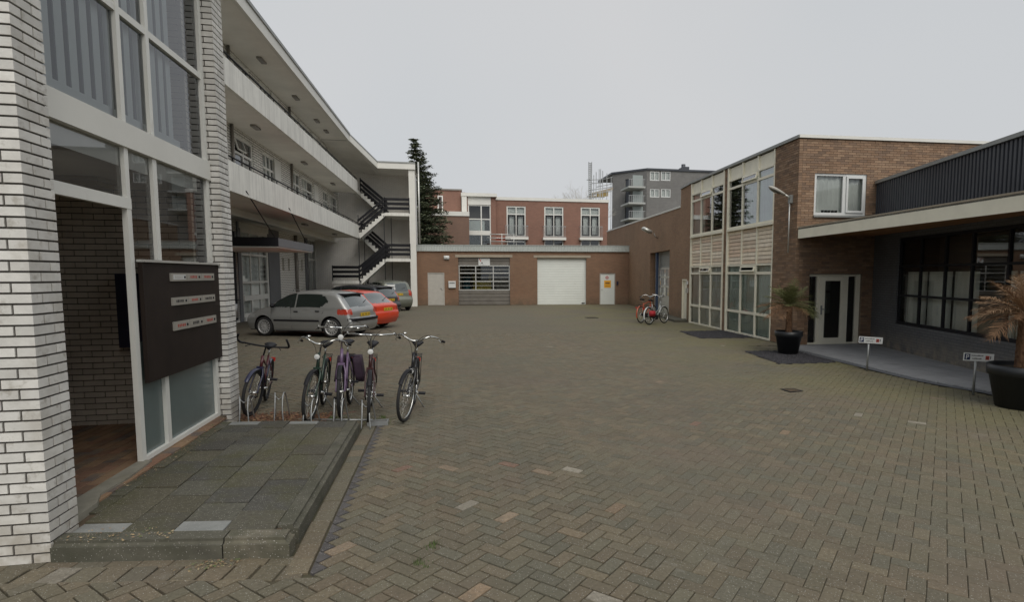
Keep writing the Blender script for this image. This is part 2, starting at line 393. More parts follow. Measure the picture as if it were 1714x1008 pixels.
def add_pieces(parent, pieces, name, mat, nmax, stuffname, kind='box', altmat=None):
    """pieces: (M_world, sx, sy, sz[, material]); the nmax that show largest become parts of their own"""
    sc = []
    W = wmat(parent)
    for i, p in enumerate(pieces):
        c = p[0].translation; q = pj(c)
        s = -1
        if q and -10 < q[0] < 1724 and -10 < q[1] < 1018: s = max(p[1], p[2], p[3]) / q[2] + 1
        elif q: s = max(p[1], p[2], p[3]) / q[2] * .01
        sc.append((s, i))
    sc.sort(reverse=True)
    pick = set(i for s, i in sc[:nmax] if s > 1)
    rest = {}
    for i, p in enumerate(pieces):
        m = p[4] if len(p) > 4 else mat
        if i in pick:
            o = bpy.data.objects.new(name, piece_mesh(kind if kind in ('paver', 'slab') else name, p[1], p[2], p[3], m))
            put(o, parent, p[0])
        else:
            rest.setdefault(m.name, (m, MB()))[1]
            piece_into(rest[m.name][1], kind, W.inverted() @ p[0], p[1], p[2], p[3])
    for k, (m, mb) in rest.items():
        o = mb.build(stuffname, m, parent); o['kind'] = 'stuff'
def courses(u0, u1, z0, z1, openings=(), L=.22, h=.066, j=.011, phase=0):
    out = []; k = 0; z = z0
    while z + h * .6 <= z1:
        zt = min(z + h - j, z1)
        cuts = [(a, b) for (a, b, c, d) in openings if c < zt - .01 and d > z + .01]
        spans = [(u0, u1)]
        for a, b in cuts:
            ns = []
            for (p, q) in spans:
                if b <= p or a >= q: ns.append((p, q)); continue
                if a > p: ns.append((p, a))
                if b < q: ns.append((b, q))
            spans = ns
        off = (k + phase) % 2 * L / 2
        for (p, q) in spans:
            n0 = math.floor((p - u0 - off) / L)
            x = u0 + off + n0 * L
            while x < q:
                a, b = max(x, p), min(x + L - j, q)
                if b - a > .025: out.append((a, b, z, zt))
                x += L
        z += h; k += 1
    return out
def wall_holes(mb, w0, w1, z0, z1, openings, t=.25, d=0.0):
    """wall sheet at y=d with openings and reveals going back t"""
    xs = sorted({w0, w1} | {o[0] for o in openings} | {o[1] for o in openings})
    zs = sorted({z0, z1} | {o[2] for o in openings} | {o[3] for o in openings})
    xs = [x for x in xs if w0 <= x <= w1]; zs = [z for z in zs if z0 <= z <= z1]
    def hole(x, z): return any(o[0] < x < o[1] and o[2] < z < o[3] for o in openings)
    for i in range(len(xs)-1):
        for k in range(len(zs)-1):
            if not hole((xs[i]+xs[i+1])/2, (zs[k]+zs[k+1])/2):
                mb.quad((xs[i],d,zs[k]),(xs[i+1],d,zs[k]),(xs[i+1],d,zs[k+1]),(xs[i],d,zs[k+1]))
    for (a, b, c, e) in openings:
        mb.quad((a,d,c),(a,d,e),(a,d+t,e),(a,d+t,c)); mb.quad((b,d,e),(b,d,c),(b,d+t,c),(b,d+t,e))
        if e < z1 + .001: mb.quad((a,d,e),(b,d,e),(b,d+t,e),(a,d+t,e))
        if c > z0 + .001: mb.quad((b,d,c),(a,d,c),(a,d+t,c),(b,d+t,c))
    mb.box(w0, w1, d+t, d+t+.02, z0, z1) if False else None
    return mb
def bars(mb, x0, x1, z0, z1, y, cols, rows, fw=.05, bw=.05, dep=.06, cells=None):
    """frame with mullions at cols and transoms at rows; returns the cells"""
    mb.box(x0, x0+fw, y-dep, y, z0, z1); mb.box(x1-fw, x1, y-dep, y, z0, z1)
    mb.box(x0+fw, x1-fw, y-dep, y, z1-fw, z1); mb.box(x0+fw, x1-fw, y-dep, y, z0, z0+fw)
    for c in cols: mb.box(c-bw/2, c+bw/2, y-dep+.003, y, z0+fw, z1-fw)
    xs = [x0+fw/2] + list(cols) + [x1-fw/2]; zs = [z0+fw/2] + list(rows) + [z1-fw/2]
    for r in rows:
        for i in range(len(xs)-1):
            mb.box(xs[i]+bw/2, xs[i+1]-bw/2, y-dep+.006, y, r-bw/2, r+bw/2)
    out = []
    for i in range(len(xs)-1):
        for k in range(len(zs)-1):
            out.append((xs[i]+bw/2, xs[i+1]-bw/2, zs[k]+bw/2, zs[k+1]-bw/2))
    return out
def window(parent, M, x0, x1, z0, z1, y=.08, cols=(), rows=(), fmat=None, gmat=None, fw=.05, bw=.05, curtain=None, cdepth=.07, openvent=(), name='window', back=True):
    fmat = fmat or m_paint; gmat = gmat or m_glass
    mb = MB(); cells = bars(mb, x0, x1, z0, z1, y, cols, rows, fw, bw)
    w = mb.build(name, fmat, parent, M)
    for i, (a, b, c, d) in enumerate(cells):
        g = MB()
        if i in openvent:   # top-hung vent tilted out
            fwv = .04
            T = Matrix.Translation((0, y-.06, d)) @ Matrix.Rotation(radians(-14), 4, 'X') @ Matrix.Translation((0, 0, -d))
            v = MB()
            v.box(a, b, -.02, .02, d-fwv, d, T); v.box(a, b, -.02, .02, c, c+fwv, T); v.box(a, a+fwv, -.021, .021, c+fwv, d-fwv, T); v.box(b-fwv, b, -.021, .021, c+fwv, d-fwv, T)
            v.build('vent_sash', fmat, w)
            g.box(a+fwv, b-fwv, -.004, .004, c+fwv, d-fwv, T)
        else:
            g.quad((a-.01, y-.02, c-.01), (b+.01, y-.02, c-.01), (b+.01, y-.02, d+.01), (a-.01, y-.02, d+.01))
        g.build('pane', gmat, w)
    if curtain:
        cm, c0, c1, czz = curtain    # material, x range fraction, bottom z
        mb = MB(); X0 = x0 + (x1-x0)*c0; X1 = x0 + (x1-x0)*c1; n = max(4, int((X1-X0)/.05))
        v = []; 
        for i in range(n+1):
            x = X0 + (X1-X0)*i/n; yy = y + cdepth + .03*sin(i*2.1) + .012*sin(i*.7)
            v += [(x, yy, czz), (x, yy, z1-.02)]
        mb.mesh(v, [(2*i, 2*i+2, 2*i+3, 2*i+1) for i in range(n)], True)
        mb.build('curtain', cm, w)
    if back:
        mb = MB(); t = y + .9
        mb.quad((x0,t,z0),(x1,t,z0),(x1,t,z1),(x0,t,z1)); mb.quad((x0,y,z0),(x0,t,z0),(x0,t,z1),(x0,y,z1)); mb.quad((x1,t,z0),(x1,y,z0),(x1,y,z1),(x1,t,z1))
        mb.quad((x0,y,z1),(x1,y,z1),(x1,t,z1),(x0,t,z1)); mb.quad((x0,t,z0),(x0,y,z0),(x1,y,z0),(x1,t,z0))
        mb.build('room', m_room, w)
    return w

# ================================================================== THE SETTING: ground and paving
g = MB(); g.quad((-400,-200,-.06),(400,-200,-.06),(400,700,-.06),(-400,700,-.06))
o = g.build('ground', m_ground); tag(o, 'flat ground stretching away beyond the courtyard buildings', 'ground', kind='structure')
yard = bpy.data.objects.new('courtyard_paving', None); put(yard)
tag(yard, 'brown herringbone brick paving of the whole courtyard', 'paving', kind='structure')
FARY = 19.0
b = MB(); b.quad((-30,-12,-.020),(40,-12,-.020),(40,FARY+.5,-.020),(-30,FARY+.5,-.020)); v = []
for i in range(41):
    for k in range(41): x_ = -9+24*i/40; y_ = .62+18.36*k/40; v.append((x_, y_, -.018+.009*min(1,max(0,(x_*.5+y_*.5-2.3)/1.6,(x_-.6)/1.2))))
b.mesh(v, [(i*41+k,(i+1)*41+k,(i+1)*41+k+1,i*41+k+1) for i in range(40) for k in range(40)]); b.build('joint_bed', m_joint, yard)
b = MB(); b.quad((-30,FARY,-.004),(40,FARY,-.004),(40,60,-.004),(-30,60,-.004))
b.quad((-30,-12,-.004),(40,-12,-.004),(40,.6,-.004),(-30,.6,-.004)); b.quad((-30,.6,-.004),(-9,.6,-.004),(-9,FARY,-.004),(-30,FARY,-.004)); b.quad((15,.6,-.004),(40,.6,-.004),(40,FARY,-.004),(15,FARY,-.004))
b.build('far_paving', m_farpave, yard)
def path_edge(y):   # outer edge of the grey path on the right
    pts = [(3.,8.05),(7.7,8.64),(8.4,8.47),(9.1,8.40),(11.2,8.55),(14.2,8.75)]
    for i in range(len(pts)-1):
        if pts[i][0] <= y <= pts[i+1][0]:
            t = (y-pts[i][0])/(pts[i+1][0]-pts[i][0]); return pts[i][1]*(1-t)+pts[i+1][1]*t
    return 8.05
def inpoly(x, y, P):
    c = False; n = len(P)
    for i in range(n):
        (x0,y0),(x1,y1) = P[i], P[i-1]
        if (y0 > y) != (y1 > y) and x < (x1-x0)*(y-y0)/(y1-y0)+x0: c = not c
    return c
BED1 = [(7.82,18.4),(7.62,16.3),(9.30,16.15),(9.42,18.35)]
BED2 = [(7.40,13.25),(7.12,11.25),(8.46,11.2),(8.80,13.6),(8.8,14.0)][:3] + [(8.72,13.1)]
def free(x, y):
    if x < -.905 and 3.80+SKEW*(x+.905) < y < 7.72: return False
    if x < -2.8 and 4.7 < y < 8.7: return False
    if x < -1.2 and 7.6 < y < 7.9: return False
    if 3. < y < 14.3 and x > path_edge(y): return False
    if x > 9.1 + .053*(y-14) and y > 13.9: return False
    if inpoly(x, y, BED1) or inpoly(x, y, BED2): return False
    return True
S = .1075; c45 = cos(pi/4)
pcs = []; CUT = []
rr = random.Random(3)
N = 160
for i in range(-N, N*2):
    for k in range(-N, N*2):
        d = (i - k) % 4
        if d not in (0, 3): continue
        if d == 0: cx, cy, lx = (i+1)*S, (k+.5)*S, 0
        else: cx, cy, lx = (i+.5)*S, (k+1)*S, 1
        X = (cx - cy)*c45 - .2; Y = (cx + cy)*c45 + 3.
        if Y < .7 or Y > FARY or X < -9 or X > 14.9: continue
        q = pj((X, Y, 0))
        if not q or q[0] < -420 or q[0] > 2130 or q[1] > 1250: continue
        near_edge = X < -.6 and 3.2 < Y < 7.8
        if near_edge:
            ca_ = pi/4 + (pi/2 if lx else 0)
            if not any(free(X+a*.1*cos(ca_)-b*.05*sin(ca_), Y+a*.1*sin(ca_)+b*.05*cos(ca_)) for a in (-1,0,1) for b in (-1,0,1)): continue
        elif not free(X, Y): continue
        hz = .002*noise.noise((X*.7, Y*.7, 0)) + rr.uniform(-.0022, .0022)
        M = Matrix.Translation((X, Y, hz)) @ Matrix.Rotation(pi/4 + (pi/2 if lx else 0) + rr.uniform(-.012, .012), 4, 'Z') @ Matrix.Rotation(rr.uniform(-.012,.012), 4, 'X') @ Matrix.Rotation(rr.uniform(-.007,.007), 4, 'Y')
        m = m_pave_odd if rr.random() < (.035 if X < 1.5 and Y < 6.5 else .002) else m_pave
        near_ = X < 1.4 and X*.5+Y*.5 < 4.6; jx = rr.choice((.202, .205, .207)) if near_ else rr.choice((.210, .2115)); jw = rr.choice((.097, .099)) if near_ else .1040
        cor = [M @ Vector((a*jx/2, b*.051, 0)) for a, b in ((-1,-1),(1,-1),(1,1),(-1,1))]
        lim = None
        if Y > 3.8 and Y < 7.75 and min(c.x for c in cor) < -.905 and X > -1.1: lim = (0, -.909, 1)
        elif X < -.8 and max(c.y - (3.80+SKEW*(c.x+.905)) for c in cor) > 0 and Y < 5.2: lim = (1, 3.797, -1)
        if lim is None: pcs.append((M, jx, jw, .05, m)); continue
        ax_, v_, sg_ = lim; out = []
        for q in range(4):
            A, B = cor[q], cor[(q+1)%4]; fn_ = (lambda c: c.x-v_) if ax_ == 0 else (lambda c: v_+SKEW*(c.x+.905)-c.y); a, b = fn_(A), fn_(B)
            if a >= 0: out.append((A.x, A.y))
            if a*b < 0: t = a/(a-b); out.append((A.x+(B.x-A.x)*t, A.y+(B.y-A.y)*t))
        if len(out) >= 3: CUT.append((out, m_pave_dark if ax_ == 0 else m_pave))
# stretcher strip and dark triangles beside the kerb, rows in front of it
y = 3.87
while y < 7.7:
    pcs.append((TR(-1.0+rr.uniform(-.004,.004), y+.1, rr.uniform(-.003,.002), pi/2+rr.uniform(-.02,.02)), .20, .145, .05, m_pave)); y += .207
x = -1.12
while x > -6:
    pcs.append((TR(x, 4.068+SKEW*(x+1.09), rr.uniform(-.004,.002), SKEW+rr.uniform(-.015,.015)), .205, .11, .05, m_pave)); x -= .210
x = -2.78
while x > -6:
    x -= 9
x = -1.05
while x > -6:
    pcs.append((TR(x+.03, 3.897+SKEW*(x+1.0), rr.uniform(-.006,.003), SKEW+pi/2+rr.uniform(-.07,.07)), .20, .15, .05, m_pave_odd if rr.random()<.12 else m_pave)); x -= .165
add_pieces(yard, pcs, 'brick', m_pave, 300, 'paving_bricks', 'paver')
for P_, m_ in CUT:
    A_ = sum(P_[i-1][0]*P_[i][1]-P_[i][0]*P_[i-1][1] for i in range(len(P_)))/2
    if abs(A_) < .0008: continue
    cx_, cy_ = sum(p[0] for p in P_)/len(P_), sum(p[1] for p in P_)/len(P_)
    tri = MB(); tri.prism([(cx_+(p[0]-cx_)*.97, cy_+(p[1]-cy_)*.97) for p in P_], -.05, -.001+rr.uniform(-.002,.002)); tri.build('cut_brick', m_, yard)
# small iron drain covers set in the paving
def drain(px, py, sx, sy, lab):
    p = gp(px, py); t = thing('drain_cover', lab, 'drain cover', TR(p.x, p.y, .004, .1))
    f = MB(); f.box(-sx/2,sx/2,-sy/2,-sy/2+.025,-.03,.006); f.box(-sx/2,sx/2,sy/2-.025,sy/2,-.03,.006); f.box(-sx/2,-sx/2+.025,-sy/2+.025,sy/2-.025,-.03,.006); f.box(sx/2-.025,sx/2,-sy/2+.025,sy/2-.025,-.03,.006)
    f.box(-sx/2+.025,sx/2-.025,-sy/2+.025,sy/2-.025,-.03,.001)
    f.build('rim', m_black, t)
    n = 6
    for i in range(n):
        s = MB(); xx = -sx/2+.035+(sx-.07)*(i+.5)/n; s.box(xx-.012,xx+.012,-sy/2+.03,sy/2-.03,.0015,.006); s.build('bar', m_dirt, t)
drain(1325, 654, .26, .26, 'small dark iron drain cover in the paving left of the two parking signs')
drain(990, 532, .5, .5, 'dark manhole cover in the paving in front of the white roller door')

m_conc_pebble = M_('pebbly_concrete', (.15, .135, .10), .95, nscale=9, namt=.35, speck=.9, bump=.7, bscale=90, big=[(2.5, (.07,.07,.045), .42, .62, .8)])
# raised pavement of slab tiles in front of the entrance
pav = bpy.data.objects.new('raised_pavement', None); put(pav)
tag(pav, 'low raised pavement of worn concrete slabs with kerb in front of the glazed entrance', 'pavement', kind='structure')
b = MB(); b.prism([(-2.65,4.42),(-1.2,4.2),(-1.2,7.40),(-2.65,7.66)], 0, .112); b.prism([(-2.9,4.66),(-2.651,4.66),(-2.651,7.66),(-2.9,7.70)], 0, .112); b.build('bed', m_dirt, pav)
tiles = []
xs = [-1.235-.352*i for i in range(5)] + [-2.80]
for i in range(5):
    ys = ([4.51, 4.69] if i in (1, 3) else [4.51]) + []
    while ys[-1] < 7.3: ys.append(ys[-1]+.355)
    ys = [y_ for y_ in ys if y_ < 7.60] + [7.68]
    if i == 4: ys = [y_ for y_ in ys if y_ > 4.7]
    for k in range(len(ys)-1):
        x1_, x0_ = xs[i]-.003, xs[i+1]+.003; y0_, y1_ = ys[k]+.006, ys[k+1]-.006
        m = m_tile_pale if (k == 0 and i in (1, 3)) or (k == len(ys)-2 and i in (1, 3)) else m_tile
        tiles.append((TR((x0_+x1_)/2, (y0_+y1_)/2+SKEW*((x0_+x1_)/2+2.66), .128+rr.uniform(-.006,.006), rr.uniform(-.010,.010), rr.uniform(-.009,.009), rr.uniform(-.013,.013)), x1_-x0_, y1_-y0_, .04, m))
add_pieces(pav, tiles, 'tile', m_tile, 300, 'tiles', 'slab')
def kerb(x0, x1, y0, y1, name='kerb_stone', mat=None, r=.035):
    """kerb block with a rounded outer top edge on its -y (or +x) sides"""
    m = MB(); me_ = bmesh.new(); bmesh.ops.create_cube(me_, size=1)
    bmesh.ops.scale(me_, vec=(x1-x0, y1-y0, .17), verts=me_.verts)
    bmesh.ops.translate(me_, vec=((x0+x1)/2, (y0+y1)/2, .05), verts=me_.verts)
    bmesh.ops.bevel(me_, geom=[e for e in me_.edges if all(v.co.z > .1 for v in e.verts) and (all(v.co.x > x1-.001 for v in e.verts) if y1 > 4.6 else (all(v.co.y < y0+.001 for v in e.verts) or (x1 > -1.1 and all(v.co.x > x1-.001 for v in e.verts))))], offset=r, segments=3, affect='EDGES')
    for v_ in me_.verts:
        if y1 < 4.6 or v_.co.y > 7.3: v_.co.y += SKEW*(v_.co.x+2.66)+(.20 if y1 < 4.6 else .0)
    me = bpy.data.meshes.new(name); me_.to_mesh(me); me_.free(); me.materials.append(mat or m_conc)
    return put(bpy.data.objects.new(name, me), pav)
kerb(-2.665, -1.54, 4.145, 4.305); kerb(-1.53, -1.09, 4.145, 4.305, mat=m_conc_pebble).__setitem__('label', 'paler pebbly corner kerb stone')
y = 4.345
for L_ in (.95, 1.05, .98, .33): kerb(-1.23, -1.09, y, y+L_-.008); y += L_
b = MB()
pts = [(-2.93,4.63),(-2.70,4.66),(-2.72,5.0),(-2.80,5.2),(-2.78,5.6),(-2.82,6.08),(-2.93,6.1)]
b.prism(pts, .1, .165); b.build('worn_sill', m_conc_light, pav)
b = MB(); b.box(-2.88,-2.80,6.1,7.95,.1,.142); b.build('filler_strip', m_dirt, pav)

# grey path and dark beds on the right
pth = bpy.data.objects.new('grey_path', None); put(pth)
tag(pth, 'grey tiled path with dark edge band under the cream canopy', 'path', kind='structure')
b = MB(); ysr = [3+.25*i for i in range(45)]
v = []
for y in ysr: v += [(path_edge(y), y, .012), (path_edge(y)+.16, y, .012), (path_edge(y)+.16, y, .03), (13.5, y, .03)]
n = len(ysr)
b.mesh(v, [(4*i,4*i+1,4*i+5,4*i+4) for i in range(n-1)]); b.build('edge_band', m_path_dark, pth)
tl = []; 
for i in range(18):
    for k in range(38):
        x = 8.2+.3*i; y = 3.1+.3*k
        e = path_edge(min(max(y,3),14.2))
        if x-.15 < e+.16 or y > 14.05: continue
        tl.append((TR(x, y, .03, 0, rr.uniform(-.003,.003)), .293, .293, .03))
b = MB(); b.quad((8.2,3,.008),(13.6,3,.008),(13.6,14.2,.008),(8.2,14.2,.008)); 
b = MB(); v = []
for y in ysr: v += [(path_edge(y)+.14, y, .014), (13.6, y, .014)]
b.mesh(v, [(2*i,2*i+1,2*i+3,2*i+2) for i in range(n-1)]); b.build('bed', m_path_dark, pth)
add_pieces(pth, tl, 'tile', m_path, 300, 'path_tiles', 'paver')
# cut tiles along the curved edge
b = MB()
for k in range(37):
    y = 3.1+.3*k; e = path_edge(min(y,14.2))+.165
    first = min([8.2+.3*i-.15 for i in range(18) if 8.2+.3*i-.15 >= path_edge(min(max(y,3),14.2))+.16] + [20])
    if first-e > .02 and y < 14.05: b.box(e, first-.006, y-.146, y+.146, .0, .03)
b.build('cut_tiles', m_path, pth)['kind'] = 'stuff'
def gravel(name, P, lab, n, mat, size=.02):
    b = MB(); b.prism(P, -.03, .012); 
    xs_ = [p[0] for p in P]; ys_ = [p[1] for p in P]; r = random.Random(5)
    for i in range(n):
        for t in range(20):
            x, y = r.uniform(min(xs_),max(xs_)), r.uniform(min(ys_),max(ys_))
            if inpoly(x, y, P): break
        s = size*r.uniform(.6,1.5); a = r.uniform(0,6.28)
        vs = [(x+s*cos(a+q), y+s*.8*sin(a+q), .010) for q in (0,1.57,3.14,4.71)] + [(x+s*.2*cos(a), y+s*.2*sin(a), .012+s*.9)]
        b.mesh(vs, [(0,1,4),(1,2,4),(2,3,4),(3,0,4)])
    o = b.build(name, mat); tag(o, lab, 'gravel', kind='stuff'); return o
gravel('slate_bed', BED1, 'dark slate chippings in a square bed beside the tall cream windows', 2600, m_slate)
gravel('slate_bed', BED2, 'dark slate chippings in a square bed under the green palm pot', 2600, m_slate)

# ================================================================== ENTRANCE BUILDING (left, white brick)
ent = thing('stairwell_building', 'white painted brick entrance building with tall white framed glazing at the left edge', 'building')
H1 = 5.94
core = MB()
core.box(-5.8, -2.672, 4.362, 4.64, 0, H1)
core.build('wall_core', m_mortar_dark, ent)
core = MB(); core.box(-3.05, -2.772, 8.012, 8.33, 0, H1); core.build('pillar_core', m_mortar_dark, ent)
bp = []
h, j = .0705, .014
k = 0; z = .002
while z + h <= H1:
    zc, sz = z + (h-j)/2, h-j
    e = k % 2
    # front face, from the corner leftwards
    x = -2.66; first = True
    L0 = .21 if e else .105
    while x > -5.78:
        L = L0 if first else .21
        first = False
        dd_ = .20 if (L < .15) else .10
        bp.append((TR(x-L/2, 4.35+dd_/2, zc), L, dd_, sz)); x -= L + j
    # right face of pillar 1 (towards +x)
    if e: bp.append((TR(-2.71, 4.452+j+.095, zc), .10, .19, sz))
    else:
        bp.append((TR(-2.71, 4.55+j+.045, zc), .10, .09, sz))
    # pillar 2
    if e:
        bp.append((TR(-2.865, 8.05, zc), .21, .10, sz)); bp.append((TR(-3.02, 8.05, zc), .075, .10, sz)); bp.append((TR(-2.81, 8.1+j+.105, zc), .10, .21, sz))
    else:
        bp.append((TR(-2.812, 8.10, zc), .105, .20, sz)); bp.append((TR(-2.97, 8.05, zc), .185, .10, sz))
        bp.append((TR(-2.81, 8.2+j+.055, zc), .10, .11, sz))
    z += h; k += 1
add_pieces(ent, bp, 'brick', m_white_brick, 300, 'bricks')
# hall walls
hb = []
for (a, b_, c, d) in courses(-5.7, -3.0, .13, 2.95, L=.222, h=.0705): hb.append((TR((a+b_)/2, 7.76, (c+d)/2), b_-a, .06, d-c))
for (a, b_, c, d) in courses(-5.7, -3.0, 3.33, 5.8, L=.222, h=.0705, phase=1): hb.append((TR((a+b_)/2, 7.76, (c+d)/2), b_-a, .06, d-c))
m_floorbrick = M_('worn_hall_floor_brick', (.2,.1,.06), .9, rnd=.2, rndcol=[(.20,.11,.07),(.17,.10,.065),(.23,.14,.085),(.13,.10,.085)], nscale=3.5, namt=.7, ncol=(.26,.18,.10), bump=.3)
hallw = MB(); hallw.box(-5.7, -3.05, 7.745, 8.3, 0, H1)
hw = hallw.build('hall_back_wall', m_mortar_dark, ent)
add_pieces(hw, hb, 'brick', m_hall_brick, 160, 'bricks')
b = MB(); b.box(-5.8, -5.7, 4.64, 8.33, 0, H1); b.box(-5.7,-2.95,4.642,4.66,0,H1); b.build('hall_side_wall', m_hall_brick, ent)
b = MB(); b.box(-5.7, -2.93, 4.66, 7.745, 2.95, 3.12); b.build('hall_ceiling', m_soffit, ent)
b = MB(); b.box(-5.7, -2.93, 4.66, 7.73, .0, .14); b.build('hall_floor', m_carpet, ent)
fb_ = []
for i in range(27):
    for k in range(29): fb_.append((TR(-5.6+.1055*i*1.0+.05, 4.75+.212*k/2*1.0+(.106 if i % 2 else 0), .146+random.uniform(-.001,.001), pi/2), .2045, .0985, .02)) if k % 2 == 0 else None
add_pieces(ent, fb_, 'floor_brick', m_floorbrick, 120, 'floor_bricks', 'paver')
b = MB(); b.box(-5.85, -2.60, 4.30, 8.40, H1, H1+.12); b.build('roof', m_fascia, ent)
# glazed frame, plane x = -2.88, running along Y
FX = -2.88
f = MB(); dp = .045
def vb(y0, y1, z0, z1, x=FX, d=dp): f.box(x-d, x, y0, y1, z0, z1)
vb(6.045, 6.12, .14, 2.56); vb(6.05,6.118,2.66,3.12); vb(6.575, 6.655, .19, 3.12); vb(7.90, 7.98, .14, 3.12)
vb(6.05, 6.115, 3.345, 5.7); vb(6.58, 6.645, 3.345, 5.7); vb(7.90, 7.98, 3.345, 5.7); vb(4.66, 4.72, 3.345, 5.7)
vb(4.66, 6.12, 2.56, 2.66, FX+.004, .055)
vb(6.12, 7.90, .13, .19, FX+.003, .055)
for (a, b_) in ((4.72,6.05),(6.115,6.58),(6.645,7.90)): vb(a, b_, 4.32, 4.385, FX-.004, .06)
vb(4.66, 7.98, 5.7, 5.76)
fr = f.build('window_frame', m_paint, ent)
b = MB(); b.box(FX-.09, FX+.022, 4.66, 7.985, 3.12, 3.345); b.build('spandrel_beam', m_fascia, ent)
def pane(y0, y1, z0, z1, mat=m_glass_hall, x=FX-.035):
    q = MB(); q.quad((x,y0,z0),(x,y1,z0),(x,y1,z1),(x,y0,z1)); return q.build('pane', mat, fr)
pane(4.66, 6.05, 2.66, 3.12); pane(6.12, 6.575, 2.07, 3.12); pane(6.655, 7.90, 2.07, 3.12)
pane(6.12, 6.575, .19, 1.3, m_frost); pane(6.655, 7.90, .19, 1.3, m_frost)
for (a, b_) in ((4.72,6.05),(6.115,6.58),(6.645,7.90)): pane(a, b_, 3.345, 4.32); pane(a, b_, 4.385, 5.7)
# vertical slats added behind the upper glazing, standing in for a striped reflection
bl = MB(); bl.box(-3.02, -2.97, 4.72, 7.45, 3.40, 3.47); br_ = bl.build('stripe_rail', m_stripe, ent)
y = 4.76
while y < 7.42:
    s = MB(); s.box(-.0425, .0425, -.003, .003, 3.47, 5.66, TR(-3.0, y, 0, radians(84))); s.build('stripe_slat', m_stripe, ent); y += .17
bw = MB(); bw.box(-3.06,-3.05,4.68,7.46,3.4,5.7); bw.build('stripe_backing', m_stripe_dark, ent)
# letterbox board with its bell and name plates
bd = MB(); bd.box(FX+.012, FX+.05, 6.145, 8.03, .905, 2.07)
board = bd.build('letterbox_board', m_darkwood, ent)
t_ = MB(); t_.box(FX+.0, FX+.075, 6.14, 8.05, 2.071, 2.095); t_.build('top_trim', m_alu, board)
m_plateface = M_('name_plate_metal', (.42,.40,.36), .45, metal=.4)
def onboard(px, py, x=FX+.05):
    X, Y, u = ray(px, py); t = x / X; return Y*t, EYE+u*t
rows_ = [((283.5,457.5),(356,457.5),(283.5,470),(356,470)), ((285.5,498.5),(357.5,493),(287,511.5),(358,504)), ((288,539),(359.5,528),(289.5,552.5),(360,541))]
m_red2 = M_('red_print', (.38,.06,.04), .6)
for ri, R_ in enumerate(rows_):
    ya, za = onboard(*R_[0]); yb, zb = onboard(*R_[1]); yc, zc = onboard(*R_[2]); yd, zd = onboard(*R_[3])
    z1_ = (za+zb)/2; z0_ = (zc+zd)/2; y0_ = (ya+yc)/2; y1_ = (yb+yd)/2
    for ci in range(3):
        a = y0_+(y1_-y0_)*ci/3+.004; b_ = y0_+(y1_-y0_)*(ci+1)/3-.004; x = FX+.05; hh = z1_-z0_
        p = MB(); p.box(x, x+.018, a, b_, z0_, z1_)
        pl_ = p.build('name_plate', m_plateface, board)
        w_ = b_-a
        q = MB(); q.box(x+.018, x+.0195, a+w_*.12, b_-w_*.1, z0_+hh*.22, z1_-hh*.22)
        kind = [[0,1,1],[2,1,2],[1,2,1]][ri][ci]
        lab = ['white name card', 'red printed name card', 'black printed name card'][kind]
        q.build('name_card', [m_signw, m_plateface, m_plateface][kind], board)
        q = MB(); r = random.Random(ri*3+ci); yy = a+w_*.2
        while yy < b_-w_*.35:     # print too small to read
            ww = r.uniform(.018,.034); q.box(x+.0195, x+.0202, yy, yy+ww, z0_+hh*r.uniform(.32,.36), z1_-hh*r.uniform(.3,.36)); yy += ww+.012
        q.build('print', [m_pblue if False else m_alu, m_red2, m_ink][kind], board)
        q = MB(); q.cyl((x+.018, b_-w_*.18, (z0_+z1_)/2), (x+.026, b_-w_*.18, (z0_+z1_)/2), hh*.16, 10); q.build('bell_button', m_black, board)
# letterbox block and lamp on the hall wall
lb = thing('letterbox_unit', 'dark navy letterbox unit hanging on the brick wall inside the hall', 'letterbox', TR(-3.52, 7.73, 1.09))
b = MB(); b.box(-.27,.24,-.14,0,0,.87); b.build('case', m_navy, lb)
for i in range(4):
    b = MB(); b.box(-.25,.22,-.147,-.14,.03+.21*i,.21+.21*i); b.build('flap', m_navy, lb)
lm = thing('ceiling_lamp', 'dim yellowish square lamp under the hall ceiling', 'lamp', TR(-3.75, 6.9, 2.86))
b = MB(); b.box(-.3,.3,-.18,.18,.045,.088); b.build('base', m_lintel, lm)
b = MB(); b.box(-.28,.28,-.16,.16,0,.045); b.build('cover', M_('yellowed_plastic', (.30,.23,.10), .6), lm)

# ================================================================== GARAGE BUILDING (back of the court)
GA = pi/2 + .103
GM = FR(-2.02, 37.54, GA)
gar = thing('garage_building', 'low brown brick garage row with pale corrugated roof edge closing the back of the court', 'garage', GM)
ops = [(.87,1.92,0,2.09), (2.8,6.08,0,3.05), (7.84,11.03,0,3.04), (11.91,12.94,0,2.05)]
b = MB(); wall_holes(b, 0.04, 13.85, 0, 3.45, ops, .22); b.quad((.04,0,0),(.04,12,0),(.04,12,3.45),(.04,0,3.45)); b.build('wall', m_orange_tex, gar)
b = MB(); b.box(-.02, 13.85, -.13, 12, 3.80, 3.84); b.build('roof', m_felt, gar)
b = MB(); v = []; n = 138
for i in range(n*2+1):
    x = -.02 + 13.85*i/(n*2); yy = -.125 + (.028 if (i//1) % 2 else 0)
    v += [(x, yy, 3.43), (x, yy, 3.80)]
b.mesh(v, [(2*i,2*i+2,2*i+3,2*i+1) for i in range(n*2)]); b.box(-.03, 13.84, -.14, -.09, 3.80, 3.835); b.build('corrugated_fascia', m_corr, gar)
b = MB(); b.box(-.02, 13.83, -.09, -.0, 3.43, 3.45); b.build('fascia_soffit', m_soffit, gar)
b = MB(); b.box(2.62, 6.24, -.02, .1, 3.051, 3.22); b.build('lintel', m_lintel, gar)
b = MB(); b.box(7.6, 11.3, -.02, .1, 3.041, 3.20); b.build('lintel', m_lintel, gar)
